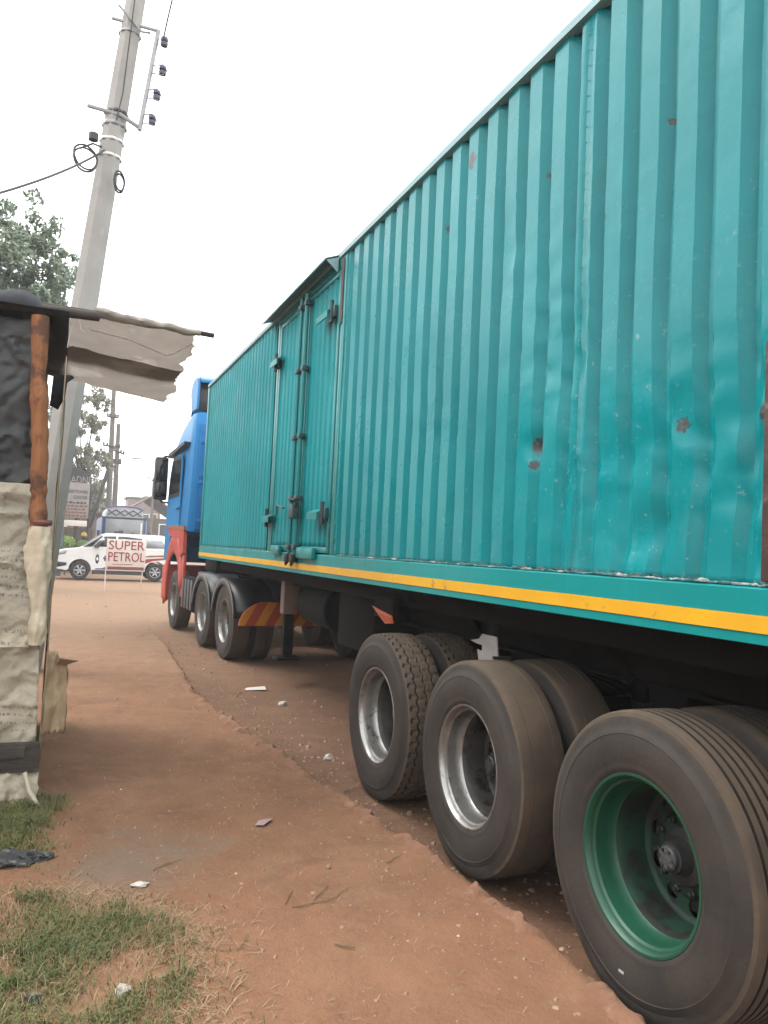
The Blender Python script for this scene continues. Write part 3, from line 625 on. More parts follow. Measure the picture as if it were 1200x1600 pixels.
mb = MB(); mb.lathe([(0, .0005), (0, .20), (.02, .215), (.88, .215), (.90, .20), (.90, .0005)], 28, 'Y', (2.62, 7.2, 1.0)); build(mb, 'air_tank', 'chassis', trl)
mb = MB(); mb.rbox(2.45, 4.0, 6.0, 6.9, .72, 1.22, .03); build(mb, 'spare_wheel_box', 'chassis', trl)
mb = MB(); mb.rbox(TX-.6, TX+.6, 11.2, 12.0, 1.29, 1.335, .01); build(mb, 'coupling_plate', 'chassis', trl)

# ------------------------------------------------------------------ tractor (built round its rear axle, then turned)
trc = thing('tractor_unit', 'blue high-roofed lorry tractor with red fender coupled to the trailer', 'truck')
HX = 1.075
for y, dual in ((0, 1), (1.42, 1), (3.98, 0)):
    for sx in (-1, 1):
        if dual:
            wheel(trc, sx*HX, y, TR-.015, 'worn', 'silver', sx); wheel(trc, sx*(HX-.335), y, TR-.015, 'worn', 'dark', -sx, full=False)
        else: 
            wf = wheel(trc, sx*(HX-.02), y, TR-.015, 'worn', 'silver', sx)
    mb = MB(); mb.tube([(-HX+.1, y, TR-.015), (HX-.1, y, TR-.015)], .07, 10); build(mb, 'axle', 'chassis', trc, local=True)
for sx in (-1, 1):
    mb = MB(); mb.box(sx*.42-.04, sx*.42+.04, -.75, 5.0, .82, 1.05); build(mb, 'chassis_beam', 'chassis', trc, local=True)
    for y in (0, 1.42):    # rear mudguards
        def arc(i, j, y=y, sx=sx):
            a = RAD(8 + 164*i/16); R_ = .615; yy = cos(a)*R_; zz = sin(a)*R_
            return (sx*(.70+.53*j), y+yy*1.02, TR-.01+zz*.96)
        mb = MB(); mb.grid(arc, 16, 1); mg = build(mb, 'mudguard', 'black_plastic', trc, local=True, thick=.012)
        mb = MB(); mb.grid(lambda i, j, y=y, sx=sx: (sx*(1.228+.004*j), y+cos(RAD(8+164*i/16))*(.612+.05*j)*1.02, TR-.01+sin(RAD(8+164*i/16))*(.612-.10*(1-j)+.005)*.96), 16, 1); build(mb, 'mudguard_lip', 'grey_guard', mg, local=True, thick=.012)
RB = [(.52, -1.17), (.60, -1.16), (.68, -1.12), (.76, -1.04), (.81, -.96), (.84, -.86)]      # rounded end: height, left edge
mb = MB(); mb.prism([(x, z) for z, x in RB] + [(-x, z) for z, x in RB[::-1]], 'Y', -.72, -.68); cb = build(mb, 'rear_board', 'chev_red', trc, local=True)
for k in range(9):
    x = -1.22+k*.27; lft = [(max(interp(z, RB)+.006, min(1.0, x+.52*(z-.52))), z+(.004 if z < .53 else -.004 if z > .83 else 0)) for z, _ in RB]; rgt = [(max(interp(z, RB)+.006, min(1.0, x+.13+.52*(z-.52))), z+(.004 if z < .53 else -.004 if z > .83 else 0)) for z, _ in RB]
    if x > .8: continue
    mb = MB(); mb.prism(lft + rgt[::-1], 'Y', -.726, -.721); build(mb, 'yellow_chevron', 'chev_yel', cb, local=True)
mb = MB(); mb.rbox(-.5, .5, -.6, .4, 1.05, 1.13, .03); mb.rbox(-.4, .4, .2, .9, 1.13, 1.22, .03); build(mb, 'fifth_wheel', 'chassis_dust', trc, local=True)
for sx in (-1, 1):      # side equipment between cab and rear wheels
    mb = MB(); mb.rbox(sx*1.2-.28*(sx > 0)*1.6, sx*1.2+.28*(sx < 0)*1.6, 2.15, 3.15, .42, 1.0, .05); tk = build(mb, 'side_tank', 'chassis', trc, local=True)
    for q in range(4):
        mb = MB(); mb.rbox(sx*1.205-.008, sx*1.205+.008, 2.22+q*.24, 2.36+q*.24, .46, .96, .006); build(mb, 'tank_strap', 'grey_guard', tk, local=True)
mb = MB(); mb.rbox(-1.15, -.6, 1.95, 2.12, .45, 1.12, .03); build(mb, 'battery_box', 'grey_guard', trc, local=True)
mb = MB(); mb.rbox(-.95, .95, 1.75, 2.55, 1.1, 1.85, .06); build(mb, 'rear_equipment', 'chassis', trc, local=True)
# cab
CH = 1.215
prof = [(2.98, 1.78), (2.98, 3.80), (3.04, 3.93), (3.3, 3.95), (3.7, 3.90), (4.25, 3.74), (4.62, 3.50), (4.86, 3.18), (4.98, 2.85), (5.08, 2.40), (5.12, 1.95), (5.12, 1.2), (4.62, 1.2), (4.60, 1.50), (4.4, 1.72), (3.98, 1.80), (3.5, 1.78)]
mb = MB(); xs = [-CH, -CH+.015, -CH+.07, -CH+.2, CH-.2, CH-.07, CH-.015, CH]; ins = [.07, .03, .008, 0, 0, .008, .03, .07]
cy_, cz_ = 3.9, 2.7
ringv = []
for x, k in zip(xs, ins):
    for (y, z) in prof:
        dy, dz = cy_-y, cz_-z; L = hypot(dy, dz); yy, zz = y+dy/L*k, z+dz/L*k
        taper = 1 - .06*sstep(2.9, 4.0, z)
        ringv.append((x*taper, yy, zz))
n = len(prof)
mb.add(ringv, [(i*n+k, i*n+(k+1) % n, (i+1)*n+(k+1) % n, (i+1)*n+k) for i in range(7) for k in range(n)] + [tuple(range(n)), tuple(7*n+k for k in range(n))[::-1]])
body = build(mb, 'cab_body', 'cab_blue', trc, 28, local=True)
mb = MB(); mb.rbox(-1.08, 1.08, 2.925, 2.975, 1.82, 3.72, .02); bk = build(mb, 'rear_panel', 'cab_blue_shade', trc, local=True)
for x in (-1.0, -.62, -.2, .2, .62, 1.0):
    mb = MB(); mb.rbox(x-.03, x+.03, 2.90, 2.923, 1.9, 3.6, .008); build(mb, 'panel_rib', 'cab_blue_shade', bk, local=True)
for z in (1.98, 2.66, 2.78, 3.38):
    mb = MB(); mb.rbox(-1.06, 1.06, 2.875, 2.898, z-.03, z+.03, .008); build(mb, 'panel_ridge', 'cab_blue_shade', bk, local=True)
# roof air deflector with open back
def spo(x, d): return [(3.02, 3.98), (3.00, 4.42), (3.04, 4.52), (3.14, 4.57), (3.40, 4.55), (3.55, 4.46), (3.60, 4.30), (3.52, 4.13), (3.46, 3.98)]
for sx in (-1, 1):
    mb = MB(); mb.prism(spo(0, 0), 'X', sx*1.13-.02, sx*1.13+.02); build(mb, 'deflector_side', 'cab_blue', trc, 40, local=True)
mb = MB(); tp = [(3.00, 4.46), (3.06, 4.54), (3.16, 4.58), (3.40, 4.565), (3.56, 4.48), (3.615, 4.32), (3.75, 3.93)]
mb.grid(lambda i, j: (-1.10+2.2*j, tp[i][0], tp[i][1]), 6, 1); build(mb, 'deflector_top', 'cab_blue', trc, 40, thick=.02, local=True)
mb = MB(); mb.rbox(-1.08, 1.08, 3.20, 3.24, 3.98, 4.50, .01); build(mb, 'deflector_back_shade', 'black_plastic', trc, local=True)  # black sheet standing for the shade inside the open back
# cab side: door, window, visor, mirrors
for sx in (-1, 1):
    X = sx*(CH+.003)
    mb = MB(); mb.prism([(3.62, 1.88), (3.62, 3.02), (3.70, 3.22), (4.50, 3.22), (4.86, 2.62), (4.92, 1.98), (4.55, 1.86)], 'X', X-.006*sx, X+.012*sx); dr = build(mb, 'door', 'cab_blue', trc, local=True)
    mb = MB(); mb.prism([(3.78, 2.52), (3.74, 3.06), (3.80, 3.14), (4.46, 3.14), (4.76, 2.66), (4.72, 2.50)], 'X', X+.013*sx, X+.020*sx); build(mb, 'side_window', 'glass', dr, local=True)
    mb = MB(); mb.prism([(3.72, 2.44), (3.68, 3.10), (3.77, 3.20), (4.50, 3.20), (4.84, 2.66), (4.80, 2.42)], 'X', X+.0125*sx, X+.0155*sx); build(mb, 'window_seal', 'black_plastic', dr, local=True)
    mb = MB(); mb.tube([(X+.03*sx, 3.60, 2.22), (X+.045*sx, 3.66, 2.2), (X+.045*sx, 3.82, 2.2), (X+.03*sx, 3.88, 2.2)], .014, 6); build(mb, 'door_handle', 'black_plastic', dr, local=True)
    mb = MB(); mb.rbox(X-.01, X+.006, 4.05, 4.2, 2.04, 2.13, .003); build(mb, 'emblem', 'white', dr, local=True)
    mb = MB(); mb.prism([(3.30, 3.36), (3.30, 3.41), (4.85, 3.33), (4.92, 3.24)], 'X', sx*(CH-.05), sx*(CH+.06)); build(mb, 'rain_visor', 'black_plastic', trc, local=True)
    mx_ = sx*(CH+.165)
    mb = MB(); mb.rbox(mx_-.13, mx_+.13, 4.90, 5.06, 2.40, 3.26, .045); mr = build(mb, 'wing_mirror', 'black_plastic', trc, local=True)
    mb = MB(); mb.rbox(mx_-.10, mx_+.10, 4.888, 4.899, 2.78, 3.21, .004); mb.rbox(mx_-.10, mx_+.10, 4.888, 4.899, 2.45, 2.74, .004); build(mb, 'mirror_glass', 'glass', mr, local=True)
    for z0, z1 in ((3.25, 3.28), (2.42, 2.36)):
        mb = MB(); mb.tube([(mx_, 4.95, z0-.02), (mx_-.06*sx, 4.94, z1), (sx*(CH-.02), 4.85, z1)], .022, 8); build(mb, 'mirror_arm', 'black_plastic', mr, local=True)
    # red front fender and step panel
    def fen(i, j, sx=sx):
        a = RAD(-14 + 185*i/20); R_ = .66 + .33*j*(.75+.25*sin(a)); return (sx*(CH-.01+.03*sin(j*pi)), 3.98+cos(a)*R_*.98, .62+sin(a)*R_*1.15)
    mb = MB(); mb.grid(lambda i, j, sx=sx: fen(i, j/6, sx), 20, 6); fd = build(mb, 'front_fender', 'red', trc, 50, thick=.03, local=True)
    mb = MB(); mb.prism([(3.02, 1.40), (3.06, 1.82), (3.3, 1.86), (4.7, 1.86), (4.4, 1.70), (3.5, 1.66), (3.28, 1.34)], 'X', sx*(CH-.035), sx*(CH+.025)); build(mb, 'fender_panel', 'red', fd, local=True)
    mb = MB(); mb.prism([(3.02, 1.81), (3.02, 1.88), (4.78, 1.895), (4.78, 1.865)], 'X', sx*(CH-.03), sx*(CH+.032)); build(mb, 'fender_trim', 'amber', fd, local=True)
    mb = MB(); mb.rbox(sx*(CH-.03)-.03, sx*(CH-.03)+.03, 3.06, 3.22, .62, 1.40, .025); build(mb, 'fender_strut', 'red', fd, local=True)
mb = MB(); mb.prism([(5.128, 2.42), (5.093, 2.52), (4.995, 2.92), (4.87, 3.24), (4.885, 3.25), (5.01, 2.93), (5.11, 2.52), (5.14, 2.42)], 'X', -1.1, 1.1); build(mb, 'windscreen', 'glass', trc, local=True)
mb = MB(); mb.rbox(-1.2, 1.2, 5.05, 5.28, .42, 1.15, .06); build(mb, 'front_bumper', 'red', trc, local=True)
trc.location = (3.42, 11.1, 0); trc.rotation_euler = (0, 0, RAD(2.6))

# ------------------------------------------------------------------ kiosk on the left
kx, ky = -.06, 5.12
kio = thing('market_kiosk', 'ragged roadside kiosk of sacking and plastic sheet on wooden posts', 'kiosk', (kx, ky, 0))
mb = MB(); pts = []; rr = []
for i in range(61):
    t = i/60; z = 1.45 + 1.46*t; pts.append((-.095 - .088*t + .012*fbm((z*3, 1, 1)), ky-.03, z)); rr.append(.050 + .013*fbm((z*4, 2, 2)) + .007*fbm((z*13, 5, 2)))
mb.tube(pts, rr, 12); build(mb, 'debarked_post', 'post_wood', kio, 60)
mb = MB(); mb.tube([(-.12, ky+.09, -.05), (-.10, ky+.09, .8), (-.10, ky+.03, 1.5)], .035, 10); build(mb, 'post_base', 'old_wood', kio, 60)
# pale rag wound round the foot of the post
def rag(i, j):
    t = i/60; a = 2*pi*j/28; z = .95+.70*t
    R_ = interp(t, ((0, .034), (.12, .050), (.28, .044), (.45, .055), (.62, .074), (.80, .070), (.93, .064), (1, .055)))*(1+.22*fbm((cos(a)*1.6, sin(a)*1.6+z*2, z*4))+.10*fbm((cos(a)*5, sin(a)*5, z*14)))
    R_ *= 1+.10*sin(a*4+z*9)+.07*sin(a*7-z*23); cx = -.082 - .012*t + .008*sin(t*6)
    return (cx+R_*cos(a), ky-.045+R_*.8*sin(a), z)
mb = MB(); mb.grid(rag, 60, 28); build(mb, 'rag_wrap', 'sack', kio, 60)
mb = MB(); mb.lathe([(-.016, .056), (0, .063), (.016, .056)], 16, 'Z', (-.096, ky-.03, 1.675)); build(mb, 'red_band', 'print_red', kio)
# front: dark cloth above, printed tarp below, plank and sacks at the foot
def cloth(x0, x1, z0, z1, y, amp, nu, nv, seed, lean=0, ragged=.0):
    def P(i, j):
        u, v = i/nu, j/nv; x = lerp(x0, x1, u); z = lerp(z0, z1, v)
        rg_ = 1-abs(fbm((x*2.3+z*.9, z*2.6-x*.8, seed+7)))*2.4; dy = amp*fbm((x*3, z*2.2, seed)) + amp*.22*fbm((x*7, z*5, seed+3)) - amp*.75*max(0, rg_)**4 + amp*.5*max(0, 1-abs(fbm((x*4.1-z*1.9, z*3.2+x*1.5, seed+1)))*3.2)**3
        if ragged and j == 0: z += ragged*fbm((x*12, seed, 1))
        if ragged and i == nu: x += ragged*fbm((z*9, seed, 4))
        return (x, y+dy+lean*(v), z)
    return P
mb = MB(); mb.grid(cloth(-2.4, -.155, 1.88, 2.90, ky+.02, .04, 150, 70, 2), 150, 70); build(mb, 'dark_cloth_screen', 'dark_cloth', kio, 60, thick=.004)
mb = MB(); mb.grid(cloth(-2.4, -.045, .37, 1.90, ky-.02, .030, 170, 110, 5), 170, 110)
mb.v = [(x + (.05*sstep(.37, 1.9, z)*-1 if x > -.3 else 0), y - .02*exp(-((z-1.72)/.02)**2) - .02*exp(-((z-1.84)/.03)**2) - .018*exp(-((z-1.0-.35*x)/.03)**2) - .016*exp(-((z-.94)/.015)**2), z) for x, y, z in mb.v]
build(mb, 'printed_tarp', 'tarp', kio, 60, thick=.004)
mb = MB(); mb.prism([(-2.4, .235), (-.018, .222), (-.014, .30), (-.02, .385), (-2.4, .395)], 'Y', ky-.10, ky-.045); build(mb, 'skirting_plank', 'old_wood', kio)
mb = MB(); mb.prism([(-2.4, .318), (-.10, .312), (-.10, .372), (-2.4, .372)], 'Y', ky-.115, ky-.102); build(mb, 'skirting_batten', 'old_wood', kio)
def skirt(i, j):          # ragged sacking bunched under the plank
    u, v = i/200, j/24; x = lerp(-2.4, -.02, u); z = lerp(.26, .015+.05*abs(fbm((x*5, 1, 7))), v)
    return (x+.02*fbm((x*8, z*14, 5)), ky-.07-.06*v+.035*fbm((x*11, z*5, 2))+.02*abs(fbm((x*26, z*12, 4)))-.05*sin(pi*v)*(.5+fbm((x*6, 2, 2))), z)
mb = MB(); mb.grid(skirt, 200, 24); build(mb, 'sacking_skirt', 'tarp', kio, 60, thick=.004)
mb = MB(); mb.tube([(-.09, ky-.16, .24), (-.06, ky-.18, .14), (-.01, ky-.2, .06), (.05, ky-.2, .02)], [.012, .014, .012, .006], 8); build(mb, 'sack_tail', 'sack', kio, 60)
# flap of paper sack at the corner
def flap(i, j):
    u, v = i/14, j/24; z = lerp(.40, .90, v); x = -.02 + u*(.135+.02*fbm((z*7, 2, 1)))
    y = ky+.06+.05*u+.03*fbm((u*3, z*6, 3))
    if v > .82 and u > .45: x += .07*(v-.82)/.18*(u-.45); y -= .12*(v-.82)/.18; z -= .05*(v-.82)/.18*u
    if j == 0: z += .04*fbm((u*6, 1, 1))
    return (x, y, z)
mb = MB(); mb.grid(flap, 14, 24); build(mb, 'sack_flap', 'sack_brown', kio, 60, thick=.003)
mb = MB(); mb.grid(lambda i, j: (-.02+.012*fbm((i*.5, j*.4, 2)), ky+.02+i*.1, .1+j*.2), 20, 13); build(mb, 'side_cloth', 'sack_brown', kio, 60, thick=.004)
# loose rag behind the post
mb = MB(); mb.add([(-.09, 5.35, 2.62), (.02, 5.36, 2.63), (.035, 5.36, 2.615), (-.005, 5.36, 2.58), (-.015, 5.36, 2.48), (-.05, 5.36, 2.40), (-.10, 5.35, 2.42)], [(0, 1, 2, 3, 4, 5, 6)]); build(mb, 'black_rag', 'black_sheet', kio, thick=.004)
# roof: beams, black sheet, awning with roof pole
mb = MB(); mb.tube([(-2.6, ky+.03, 2.94), (-.6, ky+.03, 2.965), (.155, ky+.06, 2.985)], [.035, .035, .030], 8); build(mb, 'roof_beam', 'old_wood', kio, 50)
mb = MB(); mb.tube([(-.3, 5.30, 3.035), (.3, 5.31, 3.035), (.895, 5.32, 3.01)], [.024, .021, .017], 8); build(mb, 'awning_pole', 'old_wood', kio, 50)
def bsheet(i, j):
    u, v = i/40, j/16; x = lerp(-2.6, -.02, u); y = ky-.06+v*2.0
    return (x, y, 3.00 + .085*exp(-((x+.30)/.20)**2)*(1-v*.5) + .02*fbm((x*5, y*4, 1)) - .09*sstep(-.25, -.02, x)*1.0 + .02*v) if j else (x, y-.01, 2.955+.012*fbm((x*7, 1, 1)))
mb = MB(); mb.grid(bsheet, 40, 16); build(mb, 'roof_sheet', 'black_sheet', kio, 60, thick=.006)
mb = MB(); mb.box(-2.4, -.16, ky+1.95, ky+1.99, .05, 2.95); mb.box(-2.44, -2.4, ky+.1, ky+1.95, .05, 2.95); build(mb, 'back_wall', 'old_wood', kio)
def awn(near, far, jag, sd_):
    """sheet between a near edge and a far edge, each ((x,y,z) left, (x,y,z) right)"""
    def P(i, j):
        u, v = i/30, j/16
        a = [lerp(near[0][k], near[1][k], u) for k in range(3)]; b = [lerp(far[0][k], far[1][k], u) for k in range(3)]
        p = [lerp(a[k], b[k], v) for k in range(3)]
        p[2] += .018*fbm((p[0]*4, p[1]*3, sd_)) - .05*sin(u*pi)**.7*sin(v*pi) + .004*fbm((p[0]*14, p[1]*14, sd_))
        if i >= 29: p[0] += jag*(fbm((v*2.6, sd_, 2))+.25*fbm((v*9, sd_, 6)))*(1 if i == 30 else .3)
        if j == 16: p[1] += jag*.5*fbm((u*4, sd_, 4))
        return tuple(p)
    return P
mb = MB(); mb.grid(awn(((-.30, 5.27, 3.035), (.80, 5.32, 3.015)), ((-.30, 6.30, 3.03), (.80, 6.25, 2.86)), .10, 3), 30, 16); build(mb, 'awning_sheet', 'awning', kio, 60)
mb = MB(); mb.grid(awn(((-.30, 6.02, 3.005), (.78, 5.95, 2.868)), ((-.30, 6.95, 2.93), (.775, 6.95, 2.80)), .07, 8), 30, 16); build(mb, 'awning_sheet', 'awning', kio, 60)
def roll(i, j):
    t = i/40; a = 2*pi*j/12; x = lerp(.13, .80, t); r = .036*(1+.5*fbm((x*8, a*.6, 1)))*(1-.35*t)
    return (x, 5.255+.04*t+cos(a)*r, 3.028-.022*t+sin(a)*r*.9 + .006*fbm((x*9, 3, 3)))
mb = MB(); mb.grid(roll, 40, 12); build(mb, 'rolled_edge', 'awning_edge', kio, 60)
mb = MB(); mb.tube([(.11, 5.42, 2.955), (.36, 5.50, 2.945), (.62, 5.62, 2.90), (.66, 5.58, 2.905), (.77, 5.40, 2.955)], .004, 6); build(mb, 'white_string', 'string', kio)
mb = MB(); mb.tube([(-.02, 5.25, 2.99), (.0, 5.25, 2.93), (-.015, 5.25, 2.83), (-.02, 5.25, 2.78), (.01, 5.25, 2.80)], .003, 6); mb.tube([(.04, 5.25, 2.98), (.05, 5.25, 2.91), (.075, 5.25, 2.89)], .003, 6); build(mb, 'white_string', 'string', kio)

# ------------------------------------------------------------------ concrete utility pole and its cables
def pole_pt(z): return Vector((-.272+.0905*z, 9.8, z))
utp = thing('utility_pole', 'leaning tapered concrete power pole with insulator bracket behind the kiosk', 'utility pole', (-.272, 9.8, 0))
zs = [0, .6, 1.2, 1.8, 2.4, 3, 4, 5, 6, 7, 8, 9.5]
mb = MB(); vs = []
for z in zs:
    p = pole_pt(z); hw = .195-.0092*z
    for k in range(8):
        a = 2*pi*(k+.5)/8; vs.append((p.x+hw*cos(a)*1.0, p.y+hw*sin(a), z-.05 if z == 0 else z))
mb.add(vs, [(i*8+k, i*8+(k+1) % 8, (i+1)*8+(k+1) % 8, (i+1)*8+k) for i in range(len(zs)-1) for k in range(8)] + [tuple(88+k for k in range(8))]); build(mb, 'shaft', 'concrete', utp, None)
for z, m, h in ((6.55, 'galv', .05), (6.70, 'hub', .035), (6.35, 'white', .03), (6.15, 'white', .03), (7.72, 'galv', .03)):
    p = pole_pt(z); hw = .202-.0092*z; mb = MB(); mb.lathe([(-h/2, hw), (h/2, hw-.002)], 8, 'Z', (p.x, p.y, z)); build(mb, 'clamp_band', m, utp, thick=.008)
b0, b1 = pole_pt(7.78), pole_pt(6.62)
mb = MB(); mb.tube([b0+Vector((-.22, -.02, .08)), b0+Vector((.1, -.10, .03)), (.745, 9.68, 7.80)], .020, 6); mb.tube([b1+Vector((-.32, -.02, .10)), b1+Vector((.05, -.14, .02)), (.60, 9.68, 6.55)], .024, 6); mb.tube([(.745, 9.68, 7.81), (.60, 9.68, 6.52)], .028, 6); mb.tube([b0+Vector((-.16, -.12, .20)), b0+Vector((.12, -.14, -.06)), b0+Vector((.22, -.1, -.02))], .014, 6); br = build(mb, 'insulator_bracket', 'galv', utp)
for i, (x, z) in enumerate(((.80, 7.66), (.80, 7.30), (.75, 6.98), (.715, 6.66))):
    mb = MB(); mb.lathe([(-.055, .02), (-.05, .042), (-.015, .046), (0, .030), (.015, .046), (.05, .042), (.055, .02)], 14, 'Z', (x+.02, 9.64, z)); build(mb, 'insulator', 'porcelain', utp)
    if i: mb = MB(); mb.tube([(x-.10, 9.67, z+.05), (x+.02, 9.62, z+.065), (x+.07, 9.62, z)], .008, 5); mb.tube([(x-.12, 9.67, z-.05), (x+.02, 9.62, z-.065), (x+.07, 9.62, z)], .008, 5); build(mb, 'shackle', 'galv', utp)
def coil(c, rx, rz, n, name='cable_coil', tilt=.3):
    mb = MB()
    pts = [(c[0]+rx*cos(t)*(1+.05*sin(3*t)), c[1]+.05*sin(t*.5), c[2]+rz*sin(t)+tilt*rx*cos(t)) for t in [i*2*pi*n/40/n*1.0 for i in range(40*n+1)]]
    mb.tube(pts, .012, 6); return build(mb, name, 'cable', utp)
coil((.02, 9.5, 5.95), .125, .135, 2, tilt=-.2); coil((.405, 9.55, 5.78), .055, .11, 3, tilt=-.4)
mb = MB(); p = pole_pt(6.22); mb.lathe([(-.05, .03), (-.04, .055), (.04, .055), (.05, .03)], 12, 'Z', (p.x-.20, 9.62, 6.28)); mb.tube([(p.x-.1, 9.66, 6.2), (p.x-.2, 9.62, 6.2), (p.x-.34, 9.6, 6.10)], .012, 6); build(mb, 'cable_anchor', 'cable', utp)
mb = MB(); p = pole_pt(7.2); mb.tube([p+Vector((.07, -.16, .9)), pole_pt(6.9)+Vector((.03, -.16, 0)), pole_pt(6.55)+Vector((.01, -.17, 0))], .008, 5); build(mb, 'earth_wire', 'cable', utp)
for (pts, r, lab) in (([(.22, 9.62, 6.15), (-.55, 8.6, 4.95), (-2.2, 6.8, 3.55)], .013, 'thick drooping black cable running left from the concrete pole'), ([(.80, 9.62, 7.66), (.92, 9.2, 8.6), (1.35, 8.2, 10.4)], .010, 'thin power wire rising from the top insulator of the concrete pole')):
    P3 = [Vector(q) for q in pts]; mb = MB(); mb.tube([P3[0]*(1-t)**2 + P3[1]*2*t*(1-t) + P3[2]*t*t for t in [i/20 for i in range(21)]], r, 6)
    tag(build(mb, 'overhead_cable', 'cable'), lab, 'cable')

# ------------------------------------------------------------------ trees
def tree(name, label, base, trunk_pts, tr, clumps, leaf, nleaf, lmat, group=None):
    t = thing(name, label, 'tree', base, group)
    mb = MB(); mb.tube(trunk_pts, [lerp(tr, tr*.35, i/(len(trunk_pts)-1)) for i in range(len(trunk_pts))], 10)
    top = Vector(trunk_pts[-1])
    for c, r in clumps:
        mid = (top+Vector(c))/2 + Vector((random.uniform(-.3, .3), random.uniform(-.3, .3), -.2)); mb.tube([Vector(trunk_pts[-2]), mid, Vector(c)], [tr*.4, tr*.22, tr*.08], 6)
    build(mb, 'trunk', 'bark', t)
    mb = MB(); vs = []; fs = []
    tot = sum(r**2 for c, r in clumps)
    for c, r in clumps:
        subs = [(Vector(c)+Vector([random.gauss(0, .5) for _ in range(3)])*r, r*random.uniform(.22, .42)) for _ in range(14)]
        for _ in range(int(nleaf*r*r/tot)):
            sc, sr = random.choice(subs); d = Vector([random.gauss(0, 1) for _ in range(3)]).normalized()*sr*random.random()**.4
            p = sc+d; a = Vector([random.gauss(0, 1) for _ in range(3)]).normalized(); b = a.orthogonal().normalized(); L = leaf*random.uniform(.6, 1.3); b = b*L*.5; a = a*L
            o = len(vs); vs += [p-a, p+b, p+a, p-b]; fs.append((o, o+1, o+2, o+3))
    mb.add(vs, fs); build(mb, 'crown', lmat, t, None, fix=False); return t
tree('broadleaf_tree', 'tall blue-green leafy tree rising above the kiosk roof', (-1.9, 17, 0), [(-1.9, 17, -.1), (-1.8, 17, 2), (-1.6, 16.8, 4), (-1.3, 16.5, 5.2)], .22,
     [((-1.2, 16.3, 6.6), .95), ((-.55, 16.2, 6.3), .62), ((-2.3, 16.5, 6.4), 1.1), ((-.85, 16.1, 7.35), .5), ((-1.6, 16.4, 7.2), .6), ((-.4, 16.2, 5.6), .5), ((-1.3, 16.2, 5.5), .8), ((-3.4, 16.8, 6.3), 1.2), ((-.35, 16.4, 6.95), .33)], .055, 30000, 'leaf_a')
tree('broadleaf_tree', 'olive-green roadside tree between the concrete pole and the wooden poles', (.75, 38, 0), [(.75, 38, -.1), (.75, 38, 2), (.85, 38, 3.8), (.8, 38, 5)], .14,
     [((0.76, 37.80, 7.43), 0.84), ((1.35, 37.70, 7.77), 0.47), ((0.12, 38.00, 6.96), 0.90), ((1.11, 37.80, 6.61), 0.56), ((0.94, 37.70, 5.21), 0.73), ((1.58, 37.70, 5.27), 0.47), ((0.41, 37.70, 4.63), 0.78), ((1.99, 37.90, 4.98), 0.31), ((-0.35, 38.10, 5.79), 0.90)], .075, 11000, 'leaf_b')
tree('scrubby_tree', 'dull brown-green scrubby tree behind the hand-painted board', (2.0, 56, 0), [(2.0, 56, -.1), (2.0, 56, 1.5), (2.1, 56, 2.6)], .2,
     [((1.6, 55.8, 4.1), .9), ((2.6, 55.8, 4.4), .8), ((2.1, 55.7, 5.1), .7), ((3.1, 55.9, 3.5), .7), ((1.0, 55.7, 3.2), .9), ((2.2, 55.6, 3.0), 1.2), ((1.4, 55.6, 2.2), 1.2), ((2.9, 55.6, 2.4), 1.0)], .11, 12000, 'leaf_b')

# ------------------------------------------------------------------ lettering
def text_mesh(s, size, width=None):
    cu = bpy.data.curves.new('t', 'FONT'); cu.body = s; cu.size = size; cu.extrude = .004; cu.align_x = 'LEFT'; cu.resolution_u = 3
    o = bpy.data.objects.new('t', cu); COL.objects.link(o); bpy.context.view_layer.update()
    me = bpy.data.meshes.new_from_object(o.evaluated_get(bpy.context.evaluated_depsgraph_get())); bpy.data.objects.remove(o)
    xs_ = [v.co.x for v in me.vertices]; ys_ = [v.co.y for v in me.vertices]
    x0, x1, y0, y1 = min(xs_), max(xs_), min(ys_), max(ys_)
    for v in me.vertices:      # x across, z up, facing -Y; stretched to the given width and height
        v.co = ((v.co.x-x0)/(x1-x0)*(width or (x1-x0)), v.co.z, (v.co.y-y0)/(y1-y0)*size) if True else v.co
    return me
def letter(s, x, y, z, wdt, h, mat, parent, name='lettering'):
    me = text_mesh(s, h, wdt); me.materials.clear(); me.materials.append(M[mat]); me.name = name
    p = WL[parent.name]; return link(name, me, parent, (x-p.x, y-p.y, z-p.z))

# ------------------------------------------------------------------ petrol sign
ps = thing('petrol_sign', 'white stand-up board reading SUPER PETROL in red, in front of the white car', 'sign', (2.0, 25.6, 0))
mb = MB(); mb.rbox(1.43, 2.585, 25.585, 25.615, .60, 1.585, .008); bd = build(mb, 'board', 'sign_white', ps)
for x, y, z1 in ((1.43, 25.63, 1.6), (2.58, 26.3, 1.55)):
    mb = MB(); mb.tube([(x, y if y < 26 else 25.7, z1), (x, 25.72 if y < 26 else 26.6, -.03)], .018, 6); build(mb, 'leg', 'sign_white', ps)
mb = MB(); mb.box(1.455, 2.56, 25.578, 25.584, .64, .66); mb.box(1.6, 2.2, 25.578, 25.584, .80, .815); build(mb, 'red_rule', 'sign_red', bd)
letter('SUPER', 1.475, 25.578, 1.265, 1.06, .275, 'sign_red', bd); letter('PETROL', 1.475, 25.578, .90, 1.08, .285, 'sign_red', bd)
mb = MB(); mb.rbox(1.47, 2.55, 25.579, 25.584, .655, .735, .001); build(mb, 'red_band', 'print_red', bd)

